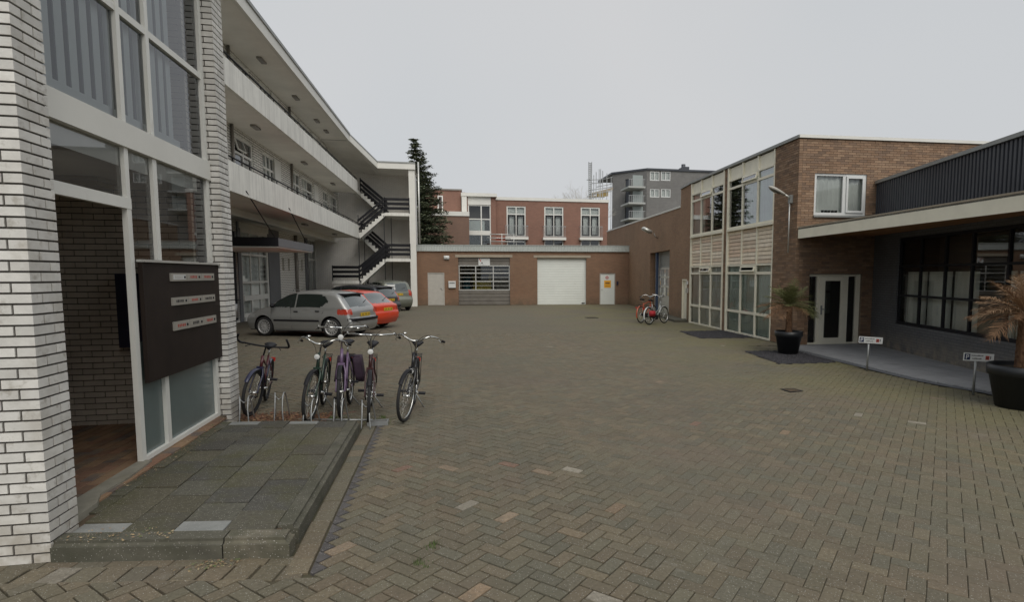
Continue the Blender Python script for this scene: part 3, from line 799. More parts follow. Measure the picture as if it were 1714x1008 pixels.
d = MB(); d.box(.93,1.86,.05,.10,.01,2.03); d1 = d.build('door', m_lgrey, gar)
b = MB(); b.box(.871,.93,.02,.11,0,2.089); b.box(1.86,1.919,.02,.11,0,2.089); b.box(.93,1.86,.02,.11,2.03,2.089); b.build('door_frame', m_lgrey, gar)
b = MB(); b.box(1.74,1.78,.0,.05,.98,1.12); b.cyl((1.76,.02,1.08),(1.64,.02,1.08),.011,8); b.build('handle', m_alu, d1)
# glazed sectional door
sec = MB()
def slat(z0, z1, x0, x1, y, mat, parent, name='slat', dep=.04):
    m = MB(); m.mesh([(x0,y,z0),(x1,y,z0),(x1,y-dep*.6,z0+.012),(x0,y-dep*.6,z0+.012),(x1,y-dep,z1-.012),(x0,y-dep,z1-.012),(x1,y,z1),(x0,y,z1)], [(0,1,2,3),(3,2,4,5),(5,4,6,7)])
    return m.build(name, mat, parent)
f = MB(); ly = .2
for zz in (.97, 1.52, 2.05, 2.52): f.box(2.8, 6.08, ly-.05, ly, zz-.035, zz+.035)
for zz in (1.24, 1.78, 2.28): f.box(2.85, 6.03, ly-.03, ly-.005, zz-.013, zz+.013)
for xx in (2.84, 3.89, 5.01, 6.04): f.box(xx-.03, xx+.03, ly-.045, ly-.002, 1.005, 2.485)
gd = f.build('sectional_door', m_alu, gar)
for zi in range(4): slat(.02+.235*zi, .245+.235*zi, 2.8, 6.08, ly, m_taupe, gd)
for zi in range(2): slat(2.56+.245*zi, 2.79+.245*zi, 2.8, 6.08, ly, m_taupe, gd)
for (a,b_) in ((2.87,3.86),(3.92,4.98),(5.04,6.01)):
    for (c,e) in ((1.005,1.485),(1.555,2.015),(2.085,2.485)):
        q = MB(); q.quad((a,ly-.02,c),(b_,ly-.02,c),(b_,ly-.02,e),(a,ly-.02,e)); q.build('pane', m_glass, gd)
b = MB(); b.quad((2.8,5,0),(6.08,5,0),(6.08,5,3.05),(2.8,5,3.05)); b.quad((2.8,.25,0),(2.8,5,0),(2.8,5,3.05),(2.8,.25,3.05)); b.quad((6.08,.25,0),(6.08,5,0),(6.08,5,3.05),(6.08,.25,3.05)); b.quad((2.8,.25,3.05),(6.08,.25,3.05),(6.08,5,3.05),(2.8,5,3.05)); b.quad((2.8,.25,.01),(6.08,.25,.01),(6.08,5,.01),(2.8,5,.01))
b.build('garage_room', m_roomlight, gd)
sg = MB(); sg.box(4.07,4.80,ly-.09,ly-.07,2.53,3.0)
st = sg.build('notice_board', m_signw, gd)
q = MB(); q.mesh([(4.12,ly-.092,2.96),(4.16,ly-.092,2.97),(4.26,ly-.092,2.78),(4.22,ly-.092,2.76)], [(0,1,2,3)]); q.build('red_mark', m_redink, gd)
q = MB(); q.lathe([(0,0),(.045,0)], 12, TR(4.30,ly-.093,2.70,rx=pi/2)); q.box(4.20,4.24,ly-.093,ly-.091,2.60,2.62); q.box(4.30,4.42,ly-.093,ly-.091,2.585,2.60); q.build('black_mark', m_ink, gd)
# yellow machine standing behind the glass
yv = thing('yellow_vehicle', 'yellow vehicle front dimly visible behind the garage glazing', 'vehicle', GM @ TR(4.25, 2.6, .01))
y_y = M_('yellow_vehicle_paint', (.55,.47,.12), .5)
def rbox(x0,x1,y0,y1,z0,z1,r,mat,name,parent,M=None,seg=3):
    bm = bmesh.new(); bmesh.ops.create_cube(bm, size=1)
    bmesh.ops.scale(bm, vec=(x1-x0,y1-y0,z1-z0), verts=bm.verts); bmesh.ops.translate(bm, vec=((x0+x1)/2,(y0+y1)/2,(z0+z1)/2), verts=bm.verts)
    bmesh.ops.bevel(bm, geom=list(bm.edges), offset=r, segments=seg, affect='EDGES')
    for f in bm.faces: f.smooth = True
    me = bpy.data.meshes.new(name); bm.to_mesh(me); bm.free(); me.materials.append(mat)
    return put(bpy.data.objects.new(name, me), parent, M)
rbox(-.8,.7,-.8,.9,.35,1.05,.12,y_y,'body',yv); rbox(-.65,.55,-.5,.9,1.0,2.1,.1,y_y,'cab',yv); rbox(-.5,.4,-.53,-.45,1.45,1.95,.02,m_carglass,'windscreen',yv)
for xx in (-.65,.4):
    b = MB(); b.cyl((xx,-.4,.3),(xx+.2,-.4,.3),.3,16); b.build('wheel', m_rubber, yv)
b = MB(); b.cyl((.1,-.83,.75),(.1,-.79,.75),.09,14); b.build('headlight', m_signw, yv)
rbox(-1.35,-.9,.2,.9,0,1.9,.03,M_('teal_cabinet_paint',(.05,.17,.2),.5),'cabinet',None,GM@TR(4.25,2.6,.01))
tag(bpy.data.objects['cabinet'], 'teal cabinet standing at the left inside the glazed garage', 'cabinet')
# white roller door
rd = MB(); rd.box(7.84,11.03,.2,.22,0,3.04); rdo = rd.build('roller_door', m_roller, gar)
for i in range(19): slat(.005+.16*i, .155+.16*i, 7.85, 11.02, .2, m_roller, rdo, 'slat', .008)
q = MB(); q.box(10.75,10.95,.165,.178,.06,.12); q.build('maker_plate', m_ink, rdo)
# small white door with orange notice
b = MB(); b.box(11.97,12.88,.05,.1,.01,1.99); d2 = b.build('door', m_roller, gar); d2['label'] = 'white steel door with an orange notice'
b = MB(); b.box(11.911,11.97,.02,.11,0,2.049); b.box(12.88,12.939,.02,.11,0,2.049); b.box(11.97,12.88,.02,.11,1.99,2.049); b.build('door_frame', m_lgrey, gar)
b = MB(); b.box(12.21,12.66,.04,.05,1.10,1.57); b.build('orange_notice', M_('orange_sign',(.85,.42,.03),.5), d2)
b = MB(); b.box(12.29,12.58,.037,.04,1.34,1.46); b.box(12.29,12.58,.037,.04,1.2,1.23); b.build('notice_print', M_('dull_orange_print',(.30,.14,.03),.6), d2)
b = MB(); b.lathe([(.05,0),(.10,0)], 16, TR(12.40,.043,1.76,rx=pi/2)); b.build('round_ban_sign', m_redink, d2)
b = MB(); b.lathe([(0,0),(.05,0)], 12, TR(12.40,.044,1.76,rx=pi/2)); b.build('sign_centre', m_signw, d2)
b = MB(); b.box(12.05,12.09,.0,.05,.93,1.03); b.build('handle', m_alu, d2)
b = MB(); b.box(13.02,13.14,-.06,0,1.28,1.52); b.build('switch_box', m_navy, gar)
mb_ = thing('mailbox', 'white wall mailbox beside the grey door of the garage row', 'mailbox', GM @ TR(2.41, 0, 1.12))
b = MB(); b.box(-.22,.22,-.14,-.002,0,.38); b.build('box', m_signw, mb_); b = MB(); b.box(-.17,.17,-.147,-.14,.27,.31); b.build('slot', m_ink, mb_)
b = MB(); b.mesh([(-.23,-.15,.38),(.23,-.15,.38),(.23,0,.42),(-.23,0,.42),(-.23,-.15,.37),(.23,-.15,.37)], [(0,1,2,3),(4,5,1,0)]); b.build('lid', m_signw, mb_)
al = thing('alarm_box', 'small white alarm box high on the garage wall above the grey door', 'alarm', GM @ TR(2.08, 0, 2.9))
rbox(-.17,.17,-.1,-.002,0,.25,.02,m_signw,'case',al); b = MB(); b.cyl((0,-.1,.1),(0,-.13,.1),.04,10); b.build('lens', m_lgrey, al)

# ================================================================== RIGHT BRICK BUILDING
AR = .053
RLEN = 21.4
ox, oy = 9.35 + RLEN*sin(AR), 15.34 + RLEN*cos(AR)
RM = FR(ox, oy, AR + pi)          # local x = 21.4 - s, outward = -y
def rs(s): return RLEN - s
CS = -1.28                        # corner
EMx, EMy = 9.35 + CS*sin(AR), 15.34 + CS*cos(AR)
EM = FR(EMx, EMy, AR + pi/2)
rb = thing('office_building', 'two storey brown brick office with cream window wall and long brick warehouse wing', 'building', EM)
AW = .1418
RW = FR(9.70+25*sin(AW), 21.9+25*cos(AW), AW + pi)     # the warehouse wing bends away a little
def rw(s): return 25-(s-6.57)
# low warehouse wing
ops = [(rw(14.33), rw(9.97), 0, 3.1), (rw(7.72), rw(6.95), .06, 1.76)]
b = MB(); wall_holes(b, 0, rw(6.5), 0, 4.75, ops, .35); b.quad((0,0,4.75),(rw(8.13),0,4.75),(rw(8.13),0,4.82),(0,0,5.5)); b.build('warehouse_wall', m_brown_tex, rb, RW)
b = MB(); wall_holes(b, rw(8.13), rw(6.5), 4.75, 5.58, [], .3); b.quad((rw(8.13),0,4.75),(rw(8.13),6,4.75),(rw(8.13),6,5.58),(rw(8.13),0,5.58)); b.build('upper_wall', m_brown_tex, rb, RW)
b = MB(); X9 = rw(8.13); b.mesh([(0,-.03,5.5),(X9,-.03,4.82),(X9,-.03,4.9),(0,-.03,5.6),(0,.3,5.5),(X9,.3,4.82),(X9,.3,4.9),(0,.3,5.6)], [(0,1,2,3),(3,2,6,7),(0,4,5,1),(7,6,5,4),(0,3,7,4),(1,5,6,2)]); b.build('roof_edge', m_fascia, rb, RW)
b = MB(); b.box(0, rw(8.13), .3, 8, 4.7, 4.78); b.build('roof', m_felt, rb, RW)
b = MB(); b.box(rs(6.6)-.02, rs(CS)+.02, -.05, .3, 5.58, 5.66); b.build('roof_edge', m_zinc, rb, RM)
b = MB(); b.box(rs(6.6), rs(CS)-.02, .3, 9.5, 5.5, 5.6); b.build('roof', m_felt, rb, RM)
b = MB(); b.box(rw(8.13)-.02, rw(6.4), -.05, .3, 5.58, 5.66); b.build('roof_edge', m_zinc, rb, RW)
b = MB(); b.box(rw(8.13), rw(6.5), .3, 9.5, 5.5, 5.6); b.build('roof', m_felt, rb, RW)
# warehouse roller door
q = MB(); q.box(rw(14.33), rw(9.97), .3, .33, 2.35, 3.1); wd = q.build('warehouse_door', m_zinc, rb, RW)
for i in range(8): slat(2.3+.1*i, 2.395+.1*i, rw(14.33), rw(9.97), .3, m_zinc, wd, 'slat', .015)
f = MB()
for zz in (2.26, 1.83, 1.36, .86): f.box(rw(14.0), rw(10.05), .24, .3, zz-.045, zz+.045)
for i in range(6): xx = rw(14.0)+.04+(3.95-.08)*i/5; f.box(xx-.04, xx+.04, .245, .298, .905, 2.215)
f.box(rw(14.33), rw(9.97), .26, .31, 0, .815)
f.build('door_frame', m_alu, wd)
for i in range(5):
    a = rw(14.0)+.08+(3.95-.08)*i/5
    for (c, e) in ((.905,1.315),(1.405,1.785),(1.875,2.215)):
        q = MB(); q.quad((a,.28,c),(a+.694,.28,c),(a+.694,.28,e),(a,.28,e)); q.build('pane', m_glass_dark, wd)
b = MB(); b.box(rw(14.25), rw(10.05), 1.4, 1.42, 0, 3.1); b.quad((rw(14.25),.34,3.09),(rw(10.05),.34,3.09),(rw(10.05),1.4,3.09),(rw(14.25),1.4,3.09)); b.build('warehouse_room', m_room, wd)
b = MB(); b.box(rw(13.25), rw(13.08), .08, .2, 0, 3.09); b.build('blue_post', M_('blue_post_paint',(.05,.08,.15),.5), wd)
# narrow cream door with step
b = MB(); b.box(rw(7.66), rw(7.01), .06, .1, .10, 1.70); nd = b.build('narrow_door', m_cream, rb, RW)
b = MB(); b.box(rw(7.72)+.001,rw(7.66),.0,.12,.06,1.759); b.box(rw(7.01),rw(6.95)-.001,.0,.12,.06,1.759); b.box(rw(7.66),rw(7.01),.0,.12,1.70,1.759); b.build('door_frame', m_cream, nd)
b = MB(); b.box(rw(7.15),rw(7.08),.03,.06,.8,.92); b.build('handle', m_alu, nd)
b = MB(); b.box(rw(11.2), rw(6.75), -.55, -.02, 0, .09); b.build('door_step', m_conc, rb, RW)
b = MB(); b.box(rw(6.85),rw(6.72),-.08,0,1.2,1.4); b.build('intercom', m_lgrey, rb, RW)
# brick pier and end wall as real bricks
def brickfield(parent, M, pcs_, mat, mort, w, h, ops=(), nparts=300, depth=.10, w0=0, z0=0, name='wall'):
    m = MB(); wall_holes(m, w0, w, z0, h, list(ops), .2, .008); o_ = m.build(name, mort, parent, M)
    L = []
    for (a, b_, c, d_) in pcs_: L.append((M @ TR((a+b_)/2, depth/2, (c+d_)/2), b_-a, depth, d_-c))
    add_pieces(o_, L, 'brick', mat, nparts, 'bricks'); return o_
pc = courses(rs(0)+.02, rs(CS), 0, 5.58, L=.221, h=.064, j=.009)
brickfield(rb, RM, pc, m_brown_brick, m_brown_mortar, rs(CS), 5.58, (), 120, w0=rs(0)+.02, name='corner_pier')
eo = [(.47,2.0,3.55,4.68), (.42,1.99,0,1.96)]
pc = courses(.105, 7.4, 0, 5.58, eo, L=.221, h=.064, j=.009, phase=1)
brickfield(rb, EM, pc, m_brown_brick, m_brown_mortar, 7.4, 5.58, eo, 175, w0=.0, name='end_wall')
b = MB(); b.box(-.03, 7.4, -.05, .3, 5.581, 5.661); b.build('roof_edge', m_fascia, rb, EM)
w = window(rb, EM, .47, 2.0, 3.56, 4.68, .09, (1.36,), (), m_signw, m_glass, .07, .09, (m_curtain, .02, .98, 3.6))
b = MB(); b.box(1.41,1.93,-.0,.03,3.63,3.69); b.box(1.41,1.93,.0,.03,4.55,4.61); b.box(1.41,1.46,.001,.029,3.69,4.55); b.box(1.88,1.93,.001,.029,3.69,4.55); b.build('sash', m_signw, w)
b = MB(); b.box(.45, 2.02, -.06, .02, 3.50, 3.552); b.build('window_sill', m_zinc, rb, EM)
r = random.Random(4)
for i in range(5):
    b = MB(); xx = .8+.1*i; b.lathe([(0,0),(.03,0),(.04,.07),(0,.07)], 8, TR(xx,.13,3.63)); b.build('sill_pot', m_ink, w)
# entrance door unit
du = MB(); y0 = .16
for (a,b_,c,e) in ((.42,.47,0,1.96),(.70,.76,0,1.96),(1.55,1.63,0,1.96),(1.87,1.99,0,1.96)): du.box(a,b_,y0-.08,y0,c,e)
for (a,b_) in ((.47,.70),(.76,1.55),(1.63,1.87)): du.box(a,b_,y0-.08,y0,1.90,1.96)
for (a,b_) in ((.47,.70),(1.63,1.87)): du.box(a,b_,y0-.08,y0,0,.07)
due = du.build('entrance_frame', m_cream, rb, EM)
for (a,b_) in ((.47,.70),(1.63,1.87)):
    q = MB(); q.quad((a,y0-.04,.07),(b_,y0-.04,.07),(b_,y0-.04,1.9),(a,y0-.04,1.9)); q.build('pane', m_glass_dark, due)
q = MB(); q.box(.765,.94,y0-.09,y0-.03,.02,1.895); q.box(1.42,1.545,y0-.09,y0-.03,.02,1.895); q.box(.94,1.42,y0-.09,y0-.03,.02,.20); q.box(.94,1.42,y0-.09,y0-.03,1.78,1.895)
dr = q.build('door', m_cream, rb, EM)
q = MB(); q.quad((.94,y0-.06,.2),(1.42,y0-.06,.2),(1.42,y0-.06,1.78),(.94,y0-.06,1.78)); q.build('pane', m_glass_dark, dr)
q = MB(); q.box(.82,.86,y0-.11,y0-.09,.85,1.1); q.cyl((.84,y0-.14,1.0),(.93,y0-.14,1.0),.011,8); q.build('handle', m_zinc, dr)
q = MB(); q.box(.42,1.99,1.6,1.62,0,1.96); q.quad((.42,y0,.01),(1.99,y0,.01),(1.99,1.6,.01),(.42,1.6,.01)); q.quad((.42,y0,0),(.42,1.6,0),(.42,1.6,1.96),(.42,y0,1.96)); q.quad((1.99,y0,0),(1.99,1.6,0),(1.99,1.6,1.96),(1.99,y0,1.96)); q.quad((.42,y0,1.96),(1.99,y0,1.96),(1.99,1.6,1.96),(.42,1.6,1.96)); q.build('lobby', m_lobby, rb, EM)
# cream window wall between brick piers
bays = [(3.43, 6.46, (4.46, 5.49)), (-.0, 3.04, (.98, 2.01))]
bp_ = courses(rs(3.43)+.06, rs(3.04)-.06, 0, 5.56, L=.221, h=.064, j=.009)
brickfield(rb, RM, bp_, m_brown_brick, m_brown_mortar, rs(3.04)-.04, 5.56, (), 80, w0=rs(3.43)+.04, name='slim_pier')
b = MB(); b.box(rs(3.43)-.02, rs(3.43)+.06, -.03, .05, 0, 5.56); b.box(rs(3.04)-.06, rs(3.04)+.02, -.03, .05, 0, 5.56); b.build('pier_trim', m_cream, rb, RM)
for bi, (s0, s1, ms) in enumerate(bays):
    x0, x1 = rs(s1), rs(s0); cs = sorted(rs(m) for m in ms)
    ed = [x0] + cs + [x1]
    # top panels
    for i in range(3):
        b = MB(); b.box(ed[i]+.03, ed[i+1]-.03, .03, .08, 5.16, 5.54); b.build('top_panel', m_cream, rb, RM)
    b = MB()
    for e_ in ed: b.box(e_-.035, e_+.035, -.02, .05, 5.14, 5.56)
    b.build('panel_battens', m_cream, rb, RM)
    blue = bi == 1
    w = window(rb, RM, x0-.03, x1+.03, 3.49, 5.15, .05, cs, (4.85,), m_cream, m_glass_facade, .06, .075, (m_curtain_blue if blue else m_curtain, .36 if blue else 0.0, 1.0 if blue else .35, 3.52), .07, (3,))
    b = MB(); b.box(x0-.03, x1+.03, -.05, .05, 3.41, 3.489); b.build('sill_board', m_cream, rb, RM)
    # faded horizontal boards
    b = MB(); b.box(x0-.03, x1+.03, .075, .1, 2.29, 3.41); sp = b.build('spandrel', m_sidegap, rb, RM)
    for i in range(3):
        z = 2.30; k = 0
        while z < 3.38:
            hh = .118
            if (bi*3+i) % 2: pass
            m = MB(); a, c = ed[i]+.035, ed[i+1]-.035
            m.mesh([(a,.03,z),(c,.03,z),(c,.045,z+hh-.008),(a,.045,z+hh-.008),(a,.075,z),(c,.075,z),(c,.075,z+hh-.008),(a,.075,z+hh-.008)], [(0,1,2,3),(4,5,1,0),(3,2,6,7)])
            m.build('board', m_siding, sp); z += .123; k += 1
    b = MB()
    for e_ in ed: b.box(e_-.03, e_+.03, -.0, .075, 2.29, 3.41)
    b.build('batten', m_cream, sp)
    w = window(rb, RM, x0-.03, x1+.03, .0, 2.285, .05, cs, (.73, 2.0), m_cream, m_glass, .055, .085, (m_curtain_blue if blue else m_net, 0, 1, .05), .06, (5,))
b = MB(); b.box(rs(6.53), rs(6.46)-.03, -.02, .1, 0, 5.56); b.build('corner_trim', m_cream, rb, RM)
# drain pipe on the end wall
dp_ = thing('drainpipe', 'grey drainpipe running down where the brown brick wall meets the dark wing', 'drainpipe', EM @ TR(2.36, -.07, 0))
b = MB(); b.cyl((0,0,0),(0,0,2.9),.045,10); b.build('pipe', m_zinc, dp_)
for zz in (.5,1.6,2.6):
    b = MB(); b.cyl((0,0,zz),(0,0,zz+.05),.055,10); b.build('clip', m_zinc, dp_)
# street lamp on the corner pier
lp = thing('wall_street_lamp', 'grey street lamp head on a bracket at the corner of the brown brick office', 'street lamp', RM @ TR(rs(-.98), -.06, 0))
b = MB(); b.cyl((0,0,2.55),(0,0,4.02),.018,10); b.tube([(0,0,4.0),(0,-.05,4.08),(0,-.16,4.13)], .028, 8); b.build('pole', m_alu, lp)
b = MB(); b.box(-.06,.06,-.02,.06,3.9,4.12); b.build('bracket', m_zinc, lp)
hd = MB(); hd.lathe([(0,0),(.05,.01),(.075,.08),(.10,.22),(.115,.40),(.09,.55),(.03,.62),(0,.625)], 14, TR(0,-.14,4.12,0,0,radians(66)) @ Matrix.Diagonal((.85,.52,.85,1))); hd.build('lamp_head', m_lgrey, lp)
hd = MB(); hd.lathe([(0,.2),(.085,.22),(.1,.40),(.075,.54),(0,.56)], 12, TR(0,-.14,4.095,0,0,radians(66)) @ Matrix.Diagonal((.85,.52,.85,1))); hd.build('lens', m_glass_dark, lp)
# floodlight above the warehouse door
fl = thing('wall_floodlight', 'white floodlight on the brick warehouse wall above the roller door', 'floodlight', RW @ TR(rw(12.5), 0, 4.05))
b = MB(); b.tube([(0,0,-.25),(0,-.12,-.2),(0,-.2,0)], .03, 8); b.build('bracket', m_taupe, fl)
rbox(-.15,.15,-.42,.12,-.09,.09,.04,m_alu,'lamp_head',fl,RW@TR(rw(12.5),-.42,4.12,0,0,radians(-25)))
b = MB(); b.box(-.02,.02,-.03,0,2.7,3.8,); 
mb2 = thing('cable_box', 'small white cable box on the wall beside the narrow cream door', 'cable box', RW @ TR(rw(6.80), 0, 1.55)); b = MB(); b.box(-.05,.05,-.06,0,0,.14); b.build('case', m_signw, mb2)

# ================================================================== DARK WING with cream canopy
dx, dy = 11.35, 13.05
AD = -2.876
DM = FR(dx, dy, AD)
dk = thing('dark_wing', 'anthracite wing with black gridded windows and ribbed metal cladding at the right edge', 'building', DM)
WL = 9.0
ops = [(.37, 8.6, .70, 2.87)]
b = MB(); wall_holes(b, -.95, WL, 0, 3.3, ops, .2); b.build('wall', m_dark_wall, dk)
w = window(dk, DM, .37, 8.6, .70, 2.87, .1, (1.32, 2.30, 3.22, 4.28, 5.35, 6.45, 7.5), (1.43, 2.16), m_black, m_glass_dark, .07, .055, None)
# light room partitions seen behind the glass
b = MB(); b.quad((.5,2.2,0),(8.5,2.2,0),(8.5,2.2,2.9),(.5,2.2,2.9)); b.quad((.3,.3,2.88),(8.6,.3,2.88),(8.6,2.2,2.88),(.3,2.2,2.88)); b.build('inner_room', m_roomlight, dk)
for (a, b_) in ((.42,1.27),(1.36,2.25),(2.36,3.17),(4.0,4.24),(4.32,5.3),(5.5,6.4)):
    cx = MB(); n = 14; v = []
    for i in range(n+1):
        x = a+(b_-a)*i/n; v += [(x, .24+.02*sin(i*1.9), .72), (x, .24+.02*sin(i*1.9+.4), 2.02)]
    cx.mesh(v, [(2*i,2*i+2,2*i+3,2*i+1) for i in range(n)], True); cx.build('curtain', m_curtain, dk)
rib = MB(); b = MB(); b.box(-.95, WL, .02, .12, 3.22, 4.42); b.build('cladding_back', m_metal_dark, dk)
x = -.93
RX = []
while x < WL: RX.append(x); x += .115
rm_ = MB(); rm_.mesh([(-.03,0,0),(.03,0,0),(.04,.035,0),(-.04,.035,0),(-.03,0,1.2),(.03,0,1.2),(.04,.035,1.2),(-.04,.035,1.2)], [(0,1,5,4),(3,0,4,7),(1,2,6,5),(4,5,6,7)])
rme = rm_.me('cladding_rib', m_metal_dark)
for x in RX: put(bpy.data.objects.new('cladding_rib', rme), dk, DM @ TR(x, -.016, 3.22))
b = MB(); b.box(-1.0, WL, -.07, .16, 4.42, 4.50); b.build('roof_edge', m_zinc, dk)
b = MB(); b.box(-1.0, WL, .16, 9, 4.3, 4.43); b.build('roof', m_felt, dk)
# canopy
CA = [(EMx+.02, EMy-.03), (8.62, 7.29), (8.22, 3.4)]
Di = DM.inverted()
wl0 = DM @ Vector((-.9, -.03, 0)); wl1 = DM @ Vector((WL, -.03, 0))
can = thing('canopy', 'long flat canopy with cream fascia over the grey path of the dark wing', 'canopy', Matrix.Translation((EMx, EMy, 2.92)))
cI = Matrix.Translation((-EMx, -EMy, 0))
poly = [CA[0], CA[1], CA[2], (wl1.x, wl1.y), (wl0.x, wl0.y), (wl0.x-.05, EMy-.05)]
poly = [(p[0]-EMx, p[1]-EMy) for p in poly]
b = MB(); b.prism([poly[i] for i in (0,1,2,3,4,5)], .24, .30); b.build('roof_sheet', m_felt, can)
def strip(mb, p, q, t, z0, z1):
    d = Vector((q[0]-p[0], q[1]-p[1], 0)).normalized(); nrm = Vector((-d.y, d.x, 0))*t
    mb.prism([(p[0],p[1]),(q[0],q[1]),(q[0]+nrm.x,q[1]+nrm.y),(p[0]+nrm.x,p[1]+nrm.y)], z0, z1)
b = MB(); strip(b, poly[0], poly[1], .04, 0, .27); strip(b, poly[1], poly[2], .04, 0, .27); b.build('fascia', m_cream, can)
b = MB(); strip(b, (poly[0][0]-.01,poly[0][1]), (poly[1][0]-.01,poly[1][1]), .06, .271, .305); strip(b, (poly[1][0]-.01,poly[1][1]), (poly[2][0]-.01,poly[2][1]), .06, .271, .305); b.build('metal_edge', m_lintel, can)
# wooden soffit boards run along the canopy
for i in range(26):
    t0, t1 = i/26, (i+1)/26
    def lerp(a, c, t): return (a[0]*(1-t)+c[0]*t, a[1]*(1-t)+c[1]*t)
    A0, A1 = lerp(poly[0], poly[5], t0), lerp(poly[0], poly[5], t1-.004)
    B0, B1 = lerp(poly[1], lerp(poly[4],poly[3],.5), t0), lerp(poly[1], lerp(poly[4],poly[3],.5), t1-.004)
    C0, C1 = lerp(poly[2], poly[3], t0), lerp(poly[2], poly[3], t1-.004)
    if i == 0: continue
    m = MB(); z0, z1 = .08, .10
    for (p, q, r_, s_) in ((A0,B0,B1,A1),(B0,C0,C1,B1)): m.prism([p,q,r_,s_], z0, z1)
    m.build('soffit_board', m_woodsoffit, can)

# ================================================================== GALLERY APARTMENT BUILDING (left)
AL = .018
GF = FR(-5.5, 10, AL)
gal = thing('gallery_apartments', 'white three storey apartment block with long access galleries and an open end staircase', 'building', GF)
def gb(name, mat, *boxes, M=GF, parent=None):
    m = MB()
    for q in boxes: m.box(*q)
    return m.build(name, mat, parent or gal, M)
GE = 26.0
gb('parapet', m_render, (-1.5, GE, 0, .11, 4.10, 4.87))
gb('gallery_slab', m_soffit, (-1.5, GE, .111, 3.3, 4.12, 4.34)); gb('ground_floor_ceiling', m_soffit, (-1.5, 37, 3.301, 9, 4.12, 4.3), (GE+.3, 37, 1.75, 3.3, 4.12, 4.3))
gb('parapet', m_render, (-1.5, GE, 0, .11, 6.75, 7.45))
gb('gallery_slab', m_soffit, (-1.5, GE, .111, 1.55, 6.77, 7.0))
gb('gallery_beam', m_fascia, (-1.5, 27.5, 1.42, 1.7, 3.88, 4.118))
# roof with its lower stair-tower end
gb('roof_fascia', m_fascia, (-1.5, 23.4, -.06, .06, 9.16, 9.50)); gb('roof_edge', m_zinc, (-1.5, 23.4, -.10, .06, 9.50, 9.60))
gb('roof', m_soffit, (-1.5, 23.4, .06, 9, 9.2, 9.48))
def rails(zr, zp):
    m = MB(); m.cyl((-1.4,.04,zr),(GE,.04,zr),.024,8); h_ = m.build('handrail', m_black, gal)
    x = -.8; pm = MB(); pm.box(-.02,.02,-.012,.012,zp-.05-zr,0); pme = pm.me('post', m_black)
    while x < GE: put(bpy.data.objects.new('post', pme), h_, GF @ TR(x, .05, zr)); x += 1.25
rails(5.0, 4.87); rails(7.58, 7.45)
# upper walls with windows
WY = 1.40
for (z0, z1) in ((4.34, 6.78), (7.0, 9.2)):
    ops = []; dz = z0-4.34; top = z0+2.22 if z0 < 5 else 9.1
    spec = []
    for base in (-2.35, 4.25, 10.85, 17.55, 23.45):
        w1 = 1.75 if base < 17 else 1.3
        spec.append((base, base+w1, z0+.60, top, (base+w1/2,), (top-.55,), 'window'))
        dxx = 2.75 if base < 17 else 1.65
        spec.append((base+dxx, base+dxx+(1.5 if base < 17 else 2.1), z0+.1, top, (base+dxx+.5, base+dxx+1.0), (top-.55,), 'door_window'))
    spec = [s for s in spec if s[1] < 27.4 and s[0] > -1.4]
    ops = [s[:4] for s in spec]
    m = MB(); wall_holes(m, -1.5, 27.5, z0, z1, ops, .2, WY); m.build('upper_wall', m_white_brick_tex, gal)
    for (a, b_, c, d_, cs, rws, nm) in spec:
        window(gal, GF, a, b_, c, d_, WY+.1, cs, rws, m_paint, m_glass, .09, .08, (m_net, .0, .8, c+.05) if (int(a*7) % 3) else None, .12, (1,) if nm == 'window' and 10 < a < 12 else (), nm)
    for xx in (15.0, 21.5, 8.4, 1.8): gb('white_panel', m_fascia, (xx, xx+.8, WY-.02, WY+.02, z0+.05, top))
    for xx in (17.3, 10.5, 3.9): 
        m = MB(); m.cyl((xx, WY-.06, z0), (xx, WY-.06, z1-.01), .05, 8); m.build('downpipe', m_taupe, gal)
gb('parapet_joint', m_soffit, (12.4,12.43,-.003,.0,4.12,4.86), (18.7,18.73,-.003,0,4.12,4.86))
# ceiling lamps
for (s, z) in ((4.5,6.765),(10.7,6.765),(16.8,6.765),(22.6,6.765),(6.,4.115),(16.5,4.115),(22.6,4.115),(11.6,9.195),(15.8,9.195),(19.4,9.195),(21.4,9.195)):
    m = MB(); m.box(s-.28, s+.28, .62, .78, z-.06, z-.002); m.build('ceiling_light', m_taupe, gal)
# ground floor, set back
GY = 3.1
gops = [(15.9, 19.35, .17, 3.85), (26.75, 30.9, .1, 4.1), (31.9, 33.0, .1, 4.0), (21.62,21.98,2.16,2.80), (22.62,22.98,2.16,2.80), (24.5,24.8,2.16,2.8), (25.3,25.6,2.16,2.8), (14.4,15.5,.1,3.7)]
m = MB(); wall_holes(m, 2, 37, 0, 4.12, gops, .15, GY); m.build('ground_wall', m_white_brick_low, gal)
gb('spandrel_panel', m_fascia, (15.7, 19.45, GY-.05, GY-.001, 3.86, 4.11)); gb('grey_panel', m_grey, (19.42, 21.1, GY-.04, GY-.002, 0, 4.11)); gb('grey_panel', m_grey, (26.1, 26.74, GY-.04, GY-.002, 0, 4.11)); gb('grey_panel', m_grey, (30.92, 31.88, GY-.04, GY-.002, 0, 4.11)); gb('grey_panel', m_grey, (15.52, 15.88, GY-.04, GY-.002, 0, 4.11))
gb('dark_door', m_black, (14.42, 15.48, GY+.05, GY+.1, .1, 3.7)); gb('blank_infill', m_lintel, (21.62,21.98,GY+.08,GY+.1,2.16,2.8), (22.62,22.98,GY+.08,GY+.1,2.16,2.8), (24.5,24.8,GY+.08,GY+.1,2.16,2.8), (25.3,25.6,GY+.08,GY+.1,2.16,2.8))
window(gal, GF, 15.9, 19.35, .17, 3.85, GY+.06, (17.05, 18.2), (.94, 1.62, 2.80), m_paint, m_glass, .14, .09, (m_net, 0, 1, .2), .15)
